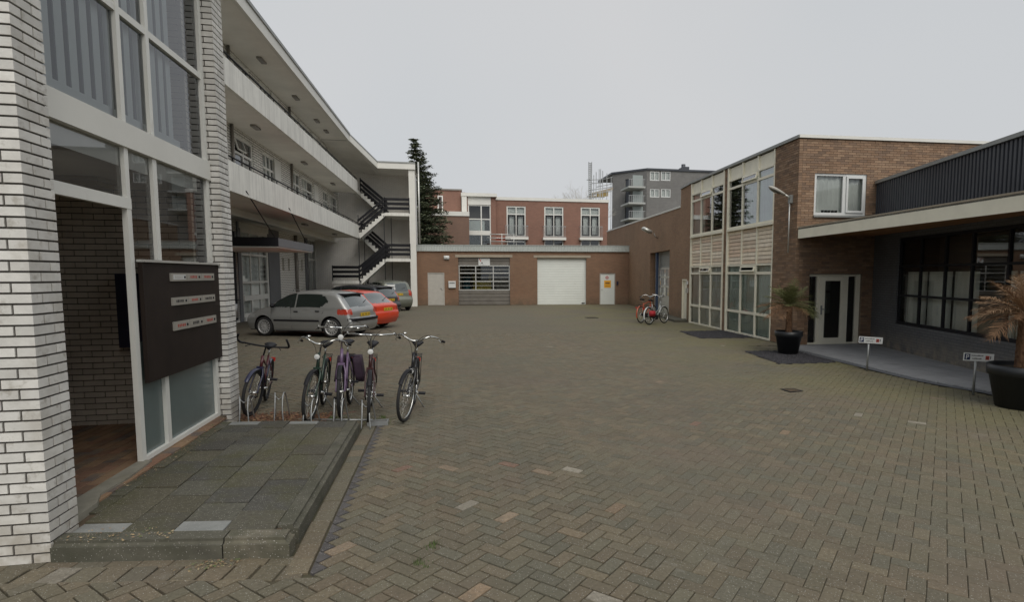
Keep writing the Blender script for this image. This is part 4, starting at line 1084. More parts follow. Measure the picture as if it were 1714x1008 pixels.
gb('white_rail', m_paint, (16.04,19.21,GY-.03,GY-.004,.84,1.06)); gb('window_sill', m_paint, (15.85, 19.4, GY-.1, GY+.0, .0, .165))
window(gal, GF, 26.75, 30.9, .1, 4.1, GY+.06, (27.8, 28.8, 29.9), (2.87,), m_paint, m_glass, .1, .09, (m_net, 0, .9, .2), .15)
window(gal, GF, 31.9, 33.0, .1, 4.0, GY+.06, (32.45,), (1.9, 2.6), m_paint, m_glass, .1, .08, None)
m = MB(); m.cyl((24.0,GY-.08,0),(24.0,GY-.08,4.1),.09,10); m.build('downpipe', m_taupe, gal)
# inner floor behind, so that nothing looks hollow
gb('end_wall', m_white_brick_tex, (27.5, 27.65, 1.401, 9, 4.34, 9.2)); gb('end_wall', m_white_brick_tex, (-1.65, -1.5, 0, 9, 0, 9.2))
# entrance canopy with stays
ec = thing('entrance_canopy', 'flat dark entrance canopy hung on two thin stays below the first gallery', 'canopy', GF @ TR(10.9, .22, 2.86))
m = MB(); m.box(0, 4.75, .02, 2.85, .0, .06); m.build('soffit', m_soffit, ec)
m = MB(); m.box(-.04, 0, -.02, 2.86, .04, .34); m.build('end_fascia', m_black, ec); m = MB(); m.box(4.75,4.79,-.02,2.86,.04,.34); m.build('end_fascia', m_black, ec)
m = MB(); m.box(0, 4.75, -.02, .02, .04, .32); m.build('side_fascia', m_grey, ec)
m = MB(); m.box(0, 4.75, .021, 2.85, .28, .31); m.build('roof', m_felt, ec)
for (a, x1_) in ((7.4, .25), (11.5, 4.5)):
    m = MB(); p = GF @ Vector((a, -.01, 4.24)); q = GF @ TR(10.9,.22,2.86) @ Vector((x1_, .15, .33)); inv = (GF @ TR(10.9,.22,2.86)).inverted()
    m.cyl(inv @ p, inv @ q, .018, 6); m.build('stay', m_black, ec)

# ---- stair tower: local frame x = +X, outward towards the camera
TY = 36.2
TM = FR(-5.1, TY, pi/2 + .0)
def X_(x): return x + 5.1
def sb(name, mat, *boxes, parent=None):
    m = MB()
    for q in boxes: m.box(*q)
    return m.build(name, mat, parent or gal, TM)
sb('tower_column', m_fascia, (X_(-2.12), X_(-1.76), 0, .34, 0, 8.30))
m = MB()
A = GF @ Vector((23.4, -.08, 9.16)); Bp = TM @ Vector((X_(-3.88), -.1, 8.25)); C = TM @ Vector((X_(-1.72), -.1, 8.25))
def band(mb, P, Q, h0, h1, t):
    d = (Q-P); d.z = 0; d.normalize(); n_ = Vector((-d.y, d.x, 0))*t
    v = [P+Vector((0,0,h0)), Q+Vector((0,0,h0)), Q+Vector((0,0,h1)), P+Vector((0,0,h1))]
    v += [p+n_ for p in v]; mb.mesh(v, [(0,1,2,3),(7,6,5,4),(0,4,5,1),(3,2,6,7),(0,3,7,4),(1,5,6,2)])
band(m, A, Bp, 0, .34, .12); band(m, Bp, C, 0, .34, .12); m.build('roof_fascia', m_fascia, gal, Matrix())
m = MB(); band(m, A+Vector((0,-.03,0)), Bp+Vector((0,-.03,0)), .34, .42, .14); band(m, Bp+Vector((0,-.03,0)), C+Vector((0,-.03,0)), .341, .421, .14); m.build('roof_edge', m_zinc, gal, Matrix())
m = MB(); back = 39.0
S1 = Vector((A.x-1.5, A.y+.0, 9.17)); 
m.mesh([A+Vector((0,.1,.04)), Bp+Vector((0,.1,.04)), C+Vector((0,.1,.04)), Vector((C.x, back, 8.29)), Vector((-4.2, back, 8.29)), Vector((-14, back, 9.2)), Vector((-14, A.y, 9.2))], [(0,1,4),(1,2,3,4),(0,4,5),(0,5,6)])
m.build('tower_soffit', m_soffit, gal, Matrix())
m = MB(); m.mesh([A+Vector((0,.1,.36)), Bp+Vector((0,.1,.36)), C+Vector((0,.1,.36)), Vector((C.x, back, 8.62)), Vector((-4.2, back, 8.62)), Vector((-14, back, 9.5)), Vector((-14, A.y, 9.5))], [(0,1,4),(1,2,3,4),(0,4,5),(0,5,6)])
m.build('tower_roof', m_felt, gal, Matrix())
# back and side walls of the stair well
m_stairwall = M_('stairwell_wall_courses', (.6,.6,.6), .85, brick=(.22, .066, .008, ((.90,.87,.82),(.85,.82,.77)), (.55,.53,.50)), nscale=.9, namt=.1)
sb('stair_back_wall', m_stairwall, (X_(-4.2), X_(-1.8), back-TY-.15, back-TY, 0, 8.31), (X_(-9.6), X_(-4.2), back-TY-.15, back-TY, 0, 9.2)); sb('stair_side_wall', m_stairwall, (X_(-1.95), X_(-1.8), .34, back-TY-.15, 0, 8.28))
# landings
LX0, LX1 = X_(-3.55), X_(-2.12)
for zt in (2.93, 5.67):
    sb('landing', m_render, (LX0, LX1, .0, 3.0, zt-.19, zt))
sb('ground_deck', m_render, (X_(-6.65), X_(-5.0), .0, 3.0, 1.40, 1.60)); sb('deck_base', m_soffit, (X_(-6.6), X_(-5.05), .1, 3.0, 0, 1.399))
sb('gallery_end', m_render, (X_(-5.1)-.3, X_(-5.1)+.02, 0.0, 3.0, 4.12, 4.35), (X_(-5.1)-.3, X_(-5.1)+.02, 0.0, 3.0, 6.77, 7.0))
def flight(x0, z0, x1, z1, y0, y1, nm='stair_flight'):
    """stairs climbing from (x0,z0) to (x1,z1)"""
    n = 8; m = MB(); dx_ = (x1-x0)/n; dz = (z1-z0)/n; sg_ = 1 if dx_ > 0 else -1
    P = [(x0, z0-.02)]
    for i in range(n): P += [(x0+dx_*i, z0+dz*(i+1)-.03), (x0+dx_*(i+1), z0+dz*(i+1)-.03)]
    P += [(x1, z1-.24), (x0+dx_*.4, z0-.24)]
    k = len(P); 
    for yy in (y0, y1-.07):
        v = [(p[0], yy, p[1]) for p in P] + [(p[0], yy+.07, p[1]) for p in P]
        f = [tuple(range(k)), tuple(range(2*k-1, k-1, -1))] + [(i,(i+1)%k,k+(i+1)%k,k+i) for i in range(k)]
        m.mesh(v, f)
    fl_ = m.build(nm, m_render, gal, TM)
    for i in range(n):
        t = MB(); a, b_ = sorted((x0+dx_*i-.03*sg_, x0+dx_*(i+1)+.0*sg_)); t.box(a, b_, y0-.02, y1+.02, z0+dz*(i+1)-.03, z0+dz*(i+1)+.012); t.box(min(x0+dx_*i,x0+dx_*i+.02*sg_), max(x0+dx_*i,x0+dx_*i+.02*sg_), y0+.07, y1-.07, z0+dz*i, z0+dz*(i+1)-.03)
        t.build('tread', m_black, fl_)
    return fl_
def railboards(x0, z0, x1, z1, y, posts=True):
    m = MB()
    grp = bpy.data.objects.new('railing', None); put(grp, gal, TM)
    for dzz in (.17, .44, .71):
        q = MB(); v = [(x0,y,z0+dzz),(x1,y,z1+dzz),(x1,y,z1+dzz+.16),(x0,y,z0+dzz+.16),(x0,y+.035,z0+dzz),(x1,y+.035,z1+dzz),(x1,y+.035,z1+dzz+.16),(x0,y+.035,z0+dzz+.16)]
        q.mesh(v, [(0,1,2,3),(7,6,5,4),(0,4,5,1),(3,2,6,7),(0,3,7,4),(1,5,6,2)]); q.build('rail_board', m_black, grp)
    n = max(1, int(abs(x1-x0)/1.0))
    for i in range(n+1):
        t = i/n; x = x0+(x1-x0)*t; z = z0+(z1-z0)*t
        q = MB(); q.box(x-.025, x+.025, y+.036, y+.08, z-.02, z+.9); q.build('rail_post', m_black, grp)
XG = X_(-5.1)
for (zl, zg) in ((2.93, 1.60), (5.67, 4.35)):   # front flights: landing down to the gallery / deck on the left
    flight(XG+.02, zg, LX0, zl, -.0, 1.15); railboards(XG, zg, LX0, zl, -.05); railboards(XG, zg, LX0, zl, 1.17)
for (zl, zg) in ((2.93, 4.35), (5.67, 7.0)):    # rear flights: landing up to the gallery on the left
    flight(LX0-.02, zl, XG+.02, zg, 1.45, 2.6); railboards(LX0, zl, XG, zg, 1.40); railboards(LX0, zl, XG, zg, 2.62)
flight(X_(-3.6), 0, XG+.02, 1.6, 1.45, 2.6)
for zt in (2.93, 5.67): railboards(LX0+.02, zt, LX1, zt, -.05)
railboards(X_(-6.62), 1.60, X_(-5.12), 1.60, -.05)
for (px_, y_) in ((-5.08,.02),(-4.93,1.3),(-3.6,.02),(-3.3,1.3)):
    m = MB(); m.cyl((X_(px_), y_-.03, 0), (X_(px_), y_-.03, 5.5), .022, 6); m.build('steel_rod', m_black, gal, TM)
m = MB(); m.cyl((X_(-1.55),.2,3.86),(X_(-1.55),.2,8.75),.05,10); m.build('downpipe', m_alu, gal, TM)

# ================================================================== RED BRICK APARTMENTS behind the garages
RY = 54.0
def rx(px, py=370): return at(px, py, RY).x
def rz(py, px=880): return at(px, py, RY).z
RDM = Matrix.Translation((rx(829), RY, 0))
red = thing('red_brick_apartments', 'long red brick apartment row with french balconies behind the garage roofs', 'building', RDM)
def fx(px): return rx(px)-rx(829)
Z1 = rz(337, 925)
def sash(px0, px1, pt, pb):
    a, b_ = fx(px0), fx(px1); return (a, b_, rz(pb, (px0+px1)/2), rz(pt, (px0+px1)/2))
wins = [sash(848,880,345,396), sash(911,943,346,397), sash(972,1004,347,397)]
low = [(a, b_, 1.6, rz(399.5)) for (a, b_, c, d_) in wins]
xr = fx(1018)
m = MB(); wall_holes(m, -.01, xr, 0, Z1, wins+low, .15); m.quad((xr,0,0),(xr,12,0),(xr,12,Z1),(xr,0,Z1)); m.build('wall', m_red_tex, red, RDM)
m = MB(); m.box(-.06, xr+.06, -.08, 12, Z1, Z1+.28); m.build('roof_edge', m_fascia, red, RDM)
for (a, b_, c, d_) in wins:
    mid = (a+b_)/2; tz = d_-.75
    w = window(red, RDM, a, b_, c, d_, .1, (mid,), (tz,), m_paint, m_glass, .12, .1, (m_curtain, .05, .95, c+.1), .2)
    m = MB(); m.box(a+.12, mid-.05, .02, .05, c+.12, c+.2); 
    for (p, q) in ((a+.12, mid-.05), (mid+.05, b_-.12)):
        m.box(p, p+.12, .0, .04, c+.12, tz-.05); m.box(q-.12, q, .0, .04, c+.12, tz-.05); m.box(p+.12, q-.12, .0, .04, tz-.17, tz-.05); m.box(p+.12,q-.12,.0,.04,c+.12,c+.24)
    m.build('dark_sash', m_black, w)
    bc = MB(); bc.box(a-.18, b_+.18, -.5, 0, c-.3, c-.06); bal = bc.build('balcony_slab', m_fascia, red, RDM)
    m = MB(); m.box(a-.16, b_+.16, -.48, -.45, c+.95, c+1.0); m.box(a-.16, b_+.16, -.48, -.45, c-.02, c+.03)
    x = a-.16
    while x < b_+.17: m.box(x-.012, x+.012, -.475, -.455, c+.03, c+.95); x += .13
    for xx in (a-.16, b_+.13): m.box(xx, xx+.03, -.45, 0, c+.95, c+1.0)
    m.build('railing', m_steel, bal)
for (a, b_, c, d_) in low: window(red, RDM, a, b_, c, d_, .1, ((a+b_)/2,), (), m_paint, m_glass_dark, .1, .08, None)
# stair block with white panel and tall glazing
SX0, SX1 = fx(783), fx(829); ZS = rz(323.5, 806)
m = MB(); wall_holes(m, SX0-.35, SX1-.0, 0, ZS-.4, [(SX0, SX1-.45, 2.0, rz(344,806))], .15, -.6); m.quad((SX1,-.6,0),(SX1,0,0),(SX1,0,ZS-.4),(SX1,-.6,ZS-.4)); m.build('stair_block', m_red_tex, red, RDM)
m = MB(); m.box(SX0, SX1-.45, -.62, -.601, rz(344,806), ZS-.4); m.build('white_panel', m_fascia, red, RDM)
m = MB(); m.box(SX0-.6, SX1+.1, -.9, 5, ZS-.4, ZS-.1); m.box(SX0-.55,SX0-.1,-.85,5,ZS-2.0,ZS-.4); m.build('stair_roof', m_fascia, red, RDM)
zt = rz(344,806)
w = window(red, RDM, SX0, SX1-.45, 2.0, zt, -.5, (SX0+1.25, SX0+2.0) if SX1-.45-SX0 > 2.2 else (SX0+1.2,), (zt-1.3, zt-2.4, zt-3.7), m_paint, m_glass, .1, .1, None)
m = MB(); m.box(SX0+.1, SX0+1.5, -.40, -.38, zt-2.35, zt-1.4); m.build('white_infill', m_net, w)
m = MB(); m.box(SX0, SX1-.45, -.62, -.601, zt-2.75, zt-2.4); m.build('white_band', m_fascia, w)
# left brick block
m = MB(); zz = rz(319, 752); m.box(fx(700), fx(772), -.2, 8, 0, zz); m.box(fx(772),fx(779),.1,8,0,zz-.1); lb_ = m.build('left_block', m_red_tex, red, RDM)
m = MB(); m.box(fx(700), fx(774), -.3, 8, zz, zz+.12); m.build('roof_edge', m_taupe, red, RDM)
m = MB(); m.box(fx(700), fx(783), -3, -.2, 0, rz(367,760)); m.build('lower_block', m_dkred_tex, red, RDM)
m = MB(); m.box(fx(700), fx(783.5), -3.08, -.2, rz(366.9,760), rz(360,760)); m.build('white_band', m_fascia, red, RDM)
w = window(red, RDM, fx(733), fx(742), rz(357,738), rz(328,738), -.21, (), (), m_paint, m_glass_dark, .1, .1, None, back=False)
# roof clutter on the garages: orange-white barrier bars seen against the stair glazing
m_redpanel = M_('dull_red_panel', (.32,.10,.07), .8)
sc = thing('roof_railing', 'low steel railing with a small dull red panel on the garage roof', 'railing', Matrix.Translation((at(850,402,48).x, 48, 0)))
a = at(820,392,48); c = at(862,392,48)
for k_, (pa, pb, yy) in enumerate(((820,862,392),(815,855,398),(822,878,404))):
    A_, B_ = at(pa,yy,48), at(pb,yy+1,48); m = MB(); o_ = Vector((at(850,402,48).x,48,0)); m.cyl(A_-o_, B_-o_, .04, 6); m.build('bar', m_alu, sc)
A_, B_ = at(830,396,48)-o_, at(846,403,48)-o_; m = MB(); m.box(A_.x, B_.x, .05, .09, B_.z, A_.z); m.build('red_panel', m_redpanel, sc)
for pa in (821, 840, 860):
    A_ = at(pa,391,48)-o_; m = MB(); m.cyl(A_, (A_.x, A_.y, 3.84), .03, 6); m.build('post', m_alu, sc)
rf = MB(); rf.box(-8, 9, 0, 12, 3.0, 3.84) if False else None

# ================================================================== GREY APARTMENT BLOCK far right
GRY = 92.0
def ga(px, py, Y=GRY): return at(px, py, Y)
c0 = ga(1083, 279.4); zt = c0.z
GRM = Matrix.Translation((c0.x, GRY, 0))
gr = thing('grey_apartments', 'grey brick apartment block with white windows and balconies beyond the warehouse roof', 'building', GRM)
m = MB()
xr = ga(1215, 283).x - c0.x
wins = []
for (a, b_) in ((1088,1104),(1106.5,1122.5)):
    for (t, q) in ((286.5,302),(316,330)): wins.append((ga(a,t).x-c0.x, ga(b_,t).x-c0.x, ga(a,q).z, ga(a,t).z))
wall_holes(m, 0, xr, 0, zt-.5, wins, .15)
m.build('wall', m_grey_tex, gr, GRM)
for (a, b_, c, d_) in wins: window(gr, GRM, a, b_, c, d_, .1, ((a+b_)/2,), (), m_signw, m_glass, .14, .14, (m_net, 0, 1, c), .2)
# left wing, going back to the left
L0 = ga(1025, 289, 97)
m = MB(); p0 = Vector((L0.x-c0.x, 97-GRY, 0)); p1 = Vector((0, 0, 0))
dirv = (p1-p0); ln = dirv.length; ang = atan2(dirv.x, dirv.y)
LM = FR(L0.x, 97, ang)
wall_holes(m, 0, ln, 0, zt-.5, [(2.6,3.6,3,zt-1.6)], .2); m.build('side_wall', m_grey_tex, gr, LM)
m = MB(); m.box(2.6,3.6,.15,.2,3,zt-1.6); m.build('dark_strip', m_metal_dark, gr, LM)
m = MB(); m.prism([(p0.x-.2,p0.y-.1),(0,-.2),(xr,-.2),(xr,14),(p0.x-.2,14)], zt-.5, zt-.2); m.build('roof', m_metal_dark, gr, GRM)
m = MB(); zc = zt-.2; m.cyl((ga(1152,270).x-c0.x,2,zc),(ga(1152,270).x-c0.x,2,zc+1.25),.35,10); m.box(ga(1148,270).x-c0.x,ga(1158,270).x-c0.x,1,3,zc,zc+.7); m.build('chimney', m_metal_dark, gr, GRM)
m_grey_g = M_('dull_balcony_glazing', (.30,.34,.33), .5); m_balc = M_('pale_balcony_slab', (.42,.43,.41), .8)
for (py) in (315, 342, 368):
    z = ga(1066, py, 90.5).z
    bx = ga(1051,py,90.5).x-c0.x; ex = ga(1079,py,90.5).x-c0.x
    m = MB(); m.box(bx, ex, -1.9, 2.5, z, z+.28); bl_ = m.build('balcony', m_balc, gr, GRM)
    m = MB(); 
    x = bx+.1
    while x < ex: m.box(x-.03, x+.03, -1.85, -1.8, z+.28, z+1.35); x += .35
    m.box(bx+.05, ex-.05, -1.86, -1.79, z+1.35, z+1.42); m.build('railing', m_steel, bl_)
    m = MB(); m.box(bx+1.2, ex+.1, -.3, -.25, z+.4, z+2.3); m.build('balcony_glazing', m_grey_g, bl_)


# ---- scaffold
SY = 78.0
o0 = at(988, 380, SY); SCM = Matrix.Translation((o0.x, SY, 0))
scf = thing('scaffold', 'steel scaffold with lattice mast standing at the left end of the grey block', 'scaffold', SCM)
def sp_(px, py, dy=0): p = at(px, py, SY+dy); return Vector((p.x-o0.x, dy, p.z))
for px, top in ((985.5,271),(990.5,271)):
    m = MB(); p = sp_(px, top); m.cyl((p.x,0,0), p, .06, 5); m.build('mast_tube', m_steel, scf)
py = 273
lad = MB()
while py < 340:
    lad.cyl(sp_(985.5,py), sp_(990.5,py), .05, 4); lad.cyl(sp_(985.5,py), sp_(990.5,py+3), .03, 4); py += 3.2
lad.build('lattice', m_steel, scf)
for px, top in ((994,293),(998,288),(1003,283),(1005.5,283),(1009,286),(1016,290),(1023,296)):
    m = MB(); p = sp_(px, top); m.cyl((p.x,0,0), p, .055, 5); m.build('upright', m_steel, scf)
for (a, b_, c, d_) in ((982,301,1009,300.5),(1009,300.5,1026,296),(990,307,1009,306),(998,313,1024,308),(984,319,1024,313),(985,326,1024,320),(990,330,1012,330)):
    m = MB(); m.cyl(sp_(a,b_), sp_(c,d_), .05, 5); m.build('ledger', m_steel, scf)
for (a, b_, c, d_) in ((990,323,1026,313.5),(986,327,1000,327)):
    m = MB(); p, q = sp_(a,b_), sp_(c,d_); m.mesh([p,q,q+Vector((0,1.6,0)),p+Vector((0,1.6,0)),p-Vector((0,0,.35)),q-Vector((0,0,.35))], [(0,1,2,3),(4,5,1,0)]); m.build('deck', m_lintel, scf)
m = MB(); p, q = sp_(999,323), sp_(1018,321); m.mesh([p,q,q-Vector((0,0,.6)),p-Vector((0,0,.6))], [(0,1,2,3)]); m.build('yellow_tarp', M_('yellow_brown_tarp',(.30,.22,.08),.8), scf)

# ================================================================== BICYCLES
def paint(name, col, rough=.35, metal=.0, coat=.4): return M_(name, col, rough, metal=metal, coat=coat, nscale=20, namt=.1)
def ctr(pts, n=6):
    """catmull-rom through pts"""
    P = [Vector(p) for p in pts]; P = [P[0]*2-P[1]] + P + [P[-1]*2-P[-2]]; out = []
    for i in range(1, len(P)-2):
        for k in range(n):
            t = k/n; a, b, c, d = P[i-1], P[i], P[i+1], P[i+2]
            out.append(.5*((2*b)+(c-a)*t+(2*a-5*b+4*c-d)*t*t+(3*b-a-3*c+d)*t**3))
    out.append(P[-2]); return out
def add_wheel(parent, M, R, rimmat, mudmat=None, mud=None, spokes=32):
    w = bpy.data.objects.new('wheel', None); put(w, parent, M)
    b = MB(); b.torus(R-.021, .021, 40, 8); b.build('tyre', m_rubber, w)
    b = MB(); n = 40; v = []; f = []
    for i in range(n):
        a = 2*pi*i/n
        for (r, y) in ((R-.040,-.011),(R-.058,-.008),(R-.058,.008),(R-.040,.011)): v.append((r*cos(a), y, r*sin(a)))
    for i in range(n):
        for k in range(4): f.append((i*4+k, i*4+(k+1)%4, ((i+1)%n)*4+(k+1)%4, ((i+1)%n)*4+k))
    b.mesh(v, f, True); b.build('rim', rimmat, w)
    b = MB()
    for i in range(spokes):
        a = 2*pi*i/spokes; s = (1 if i % 2 else -1); a2 = a + (.5 if (i//2) % 2 else -.5)
        b.tube([(.022*cos(a2), .03*s, .022*sin(a2)), ((R-.055)*cos(a), 0, (R-.055)*sin(a))], .0013, 3, False)
    b.build('spokes', m_chrome, w)
    b = MB(); b.cyl((0,-.045,0),(0,.045,0),.02,10); b.cyl((0,-.034,0),(0,-.030,0),.032,12); b.cyl((0,.030,0),(0,.034,0),.032,12); b.build('hub', m_chrome, w)
    return w
def bike(label, F, rearx, spec, lean=0, steer=0, z=0, group=None, L=1.07, Rv=None):
    """F front contact on the ground; rear wheel found on the column rearx"""
    if Rv is None:
        best = None
        for k in range(400):
            y = 800 - k*.9
            if y < 500: break
            q = gp(rearx, y); e = abs((q-F).length - L)
            if q.y > F.y and (best is None or e < best[0]): best = (e, q)
        Rv = best[1]
    d = (F-Rv).normalized(); mid = Rv
    M = Matrix.Translation((Rv.x, Rv.y, 0)) @ Matrix.Rotation(atan2(d.y, d.x), 4, 'Z') @ Matrix.Rotation(lean, 4, 'X') @ Matrix.Rotation(-z, 4, 'Y')
    t = thing('bicycle', label, 'bicycle', M, group)
    R = spec.get('R', .345); fc = spec['frame']; kind = spec.get('kind', 'city')
    rh = Vector((0,0,R)); fh = Vector((L,0,R)); bb = Vector((.44,0,.275))
    ht = Vector((L-.24,0,.90)); hb = Vector((L-.175,0,.70)); st = Vector((.24,0,.80))
    if kind == 'mtb': ht = Vector((L-.20,0,.82)); hb = Vector((L-.15,0,.66)); st = Vector((.27,0,.74))
    b = MB(); rt = .016
    b.tube([ht, hb], .021, 10); b.tube([bb, st], rt, 8)
    if kind == 'step':   # low step-through
        b.tube(ctr([hb+Vector((-.01,0,.05)), (L-.32,0,.50), (.56,0,.34), bb]), .018, 8); b.tube(ctr([ht+Vector((.02,0,-.06)), (L-.36,0,.60), (.50,0,.46), (.40,0,.42)]), .014, 8)
    else:
        b.tube([hb+Vector((-.01,0,.03)), bb], .018, 8)
        b.tube([ht+Vector((.015,0,-.04)), st+Vector((.02,0,-.05 if kind=='gents' else -.16))], rt, 8)
    for s in (-1, 1):
        b.tube([bb+Vector((0,s*.02,0)), bb+Vector((-.1,s*.045,.01)), rh+Vector((0,s*.06,0))], .010, 6)
        b.tube([st+Vector((0,s*.012,-.06)), rh+Vector((.05,s*.05,.12)), rh+Vector((0,s*.06,0))], .008, 6)
    b.build('frame', fc, t)
    add_wheel(t, M @ TR(0,0,R), R, spec.get('rim', m_chrome))
    # steering group
    SM = M @ Matrix.Translation((L-.17,0,0)) @ Matrix.Rotation(steer, 4, 'Z') @ Matrix.Translation((-(L-.17),0,0))
    add_wheel(t, SM @ TR(L,0,R,radians(0)), R, spec.get('rim', m_chrome))
    b = MB()
    for s in (-1, 1): b.tube(ctr([hb+Vector((.005,s*.03,.0)), hb+Vector((.035,s*.052,-.10)), fh+Vector((-.035,s*.055,.1)), fh+Vector((0,s*.055,0))], 4), [.014]*6+[.010]*7, 7)
    b.box(hb.x-.03, hb.x+.03, -.045, .045, hb.z-.012, hb.z+.012)
    b.build('fork', spec.get('fork', fc), t, SM)
    # mudguards
    if spec.get('mud', True):
        for (c, MM, a0, a1) in ((rh, M, radians(20), radians(200)), (fh, SM, radians(35), radians(165))):
            m = MB(); v = []; n = 18
            for i in range(n+1):
                a = a0+(a1-a0)*i/n; rr_ = R+.014
                for (y, dr_) in ((-.028,-.012),(-.018,0),(.018,0),(.028,-.012)): v.append((c.x+(rr_+dr_)*cos(a), y, c.z+(rr_+dr_)*sin(a)))
            m.mesh(v, [(4*i+k,4*i+k+1,4*i+k+5,4*i+k+4) for i in range(n) for k in range(3)], True); m.build('mudguard', spec.get('mudmat', m_black), t, MM)
    # handlebar
    hz = spec.get('hz', 1.07); sx = L-.27
    b = MB(); b.tube([ht, (sx+.015,0,hz-.02), (sx+.03,0,hz)], .012, 8)
    if kind == 'mtb':
        half = [(0,0),(.01,.10),(.0,.20),(-.01,.28)]
        b.tube(ctr([(sx+.05-.01,-.29,hz+.01),(sx+.05,-.1,hz-.005),(sx+.05,.1,hz-.005),(sx+.05-.01,.29,hz+.01)]), .012, 8)
        hbm = spec.get('bar', m_black); h_ = b.build('handlebar', hbm, t, SM)
        for s in (-1, 1):
            q = MB(); q.tube(ctr([(sx+.05,s*.28,hz+.01),(sx+.08,s*.33,hz+.02),(sx+.14,s*.345,hz+.07),(sx+.17,s*.32,hz+.14)]), .014, 8); q.build('bar_end', m_black, h_, SM)
            q = MB(); q.tube([(sx+.06,s*.2,hz-.01),(sx+.11,s*.24,hz-.03)], .006, 6); q.build('brake_lever', m_black, h_, SM)
    else:
        w = spec.get('barw', .30); fl_ = spec.get('flat', 0)
        hp = [(sx+.035,0,hz),(sx+.06,.06,hz+.005),(sx+.085,.13,hz+.045-fl_*.04),(sx+.05,.20,hz+.075-fl_*.07),(sx-.03,w-.03,hz+.055-fl_*.05),(sx-.12,w,hz+.015),(sx-.22,w+.015,hz-.01)]
        full = [(x,-y,z_) for (x,y,z_) in reversed(hp)] + hp[1:]
        b.tube(ctr(full, 5), .0125, 8); h_ = b.build('handlebar', spec.get('bar', m_chrome), t, SM)
        for s in (-1, 1):
            q = MB(); q.tube([(sx-.13,s*w,hz+.012),(sx-.24,s*(w+.017),hz-.013)], .018, 8); q.build('grip', m_black, h_, SM)
            q = MB(); q.tube(ctr([(sx-.06,s*(w-.015),hz+.03),(sx-.08,s*(w+.02),hz-.01),(sx-.17,s*(w+.04),hz-.045)]), .006, 6); q.build('brake_lever', m_chrome, h_, SM)
            q = MB(); q.tube(ctr([(sx-.03,s*(w-.04),hz+.05),(sx+.14,s*.15,hz+.09),(sx+.14,s*.04,hz-.03),(sx+.09,s*.02,hz-.2)]), .0028, 4); q.build('brake_cable', m_black, h_, SM)
        q = MB(); q.lathe([(0,0),(.028,.002),(.026,.02),(0,.028)], 12, TR(sx-.0,-.17,hz+.075)); q.build('bell', m_chrome, h_, SM)
    # saddle
    b = MB(); b.tube([st, st+Vector((-.035,0,.13))], .0125, 8); b.build('seat_post', m_chrome, t)
    sz = st.z+.15; so_ = st.x-.04; m = MB(); v = []; n = 10
    for i in range(n+1):
        u = i/n; x = so_-.13+.27*u; hw_ = .085*(1-u)**.8+.02 if u > .18 else .095*(u/.18*.3+.7)
        for k in range(8):
            a = 2*pi*k/8; zz_ = .028*sin(a); zz_ = zz_*(1 if zz_ > 0 else 1.4) + .012*cos(u*3)
            v.append((x, hw_*cos(a), sz+zz_))
    m.mesh(v, [tuple(range(7,-1,-1)), tuple(n*8+k for k in range(8))] + [(i*8+k,i*8+(k+1)%8,(i+1)*8+(k+1)%8,(i+1)*8+k) for i in range(n) for k in range(8)], True)
    m.build('saddle', m_black, t)
    # cranks
    ca = spec.get('crank', .2); b = MB()
    for s in (-1, 1):
        e = bb + Vector((s*.165*cos(ca), s*.075, s*.165*sin(ca))); b.tube([bb+Vector((0,s*.06,0)), e], .009, 6)
        q = MB(); y0_, y1_ = sorted((e.y+s*.01, e.y+s*.105)); q.box(e.x-.045,e.x+.045,y0_,y1_,e.z-.012,e.z+.012); q.build('pedal', m_black, t)
    b.cyl(bb-Vector((0,.065,0)), bb+Vector((0,.065,0)), .02, 10); b.cyl(bb+Vector((0,-.052,0)), bb+Vector((0,-.048,0)), .085, 20); b.build('crank', m_chrome, t)
    b = MB()   # chain (case)
    v = []; n = 12
    r0, r1 = (.10, .055) if spec.get('case', True) else (.085, .04)
    ring = [(bb.x+r0*cos(a), bb.z+r0*sin(a)) for a in [(-pi/2+pi*i/n) for i in range(n+1)]] + [(rh.x+r1*cos(a), rh.z+r1*sin(a)) for a in [(pi/2+pi*i/n) for i in range(n+1)]]
    k = len(ring); v = [(x,-.075,z_) for x,z_ in ring]+[(x,-.052,z_) for x,z_ in ring]
    if spec.get('case', True): b.mesh(v, [tuple(range(k)), tuple(range(2*k-1,k-1,-1))]+[(i,(i+1)%k,k+(i+1)%k,k+i) for i in range(k)]); b.build('chain_case', m_black, t)
    else: b.tube([(x,-.06,z_) for x,z_ in ring], .006, 5, closed=True); b.build('chain', m_black, t)
    if spec.get('carrier', True):
        b = MB(); cz = R*2+.045
        for s in (-1, 1):
            b.tube([(.17,s*.03,cz),(.1,s*.055,cz),(-.25,s*.055,cz)], .005, 6); b.tube([(-.1,s*.055,cz),rh+Vector((0,s*.065,0))], .005, 6)
        b.tube([(-.25,-.055,cz),(-.25,.055,cz)], .005, 6); b.tube([(0,-.055,cz),(0,.055,cz)], .004, 6); b.tube([(-.12,-.055,cz),(-.12,.055,cz)], .004, 6); b.build('carrier', m_black, t)
    b = MB(); b.box(-.36,-.34,-.03,.03,R*2-.08,R*2-.02, TR(0,0,0)); b.build('rear_lamp', m_redink, t)
    if spec.get('lamp'):
        lz = spec['lamp']; b = MB(); b.lathe([(0,.0),(.02,.005),(.036,.04),(.037,.06)], 14, TR(L-.17,0,lz,0,radians(90))); b.build('headlamp', m_chrome, t, SM)
        b = MB(); b.lathe([(0,.066),(.022,.064),(.036,.059)], 14, TR(L-.17,0,lz,0,radians(90))); b.build('lamp_glass', m_signw, t, SM)
    if spec.get('stand', True):
        b = MB(); b.tube([(.34,.03,.24),(.22,.15,.02),(.19,.17,.012)], .008, 6); b.build('kickstand', m_steel, t)
    return t, M, SM
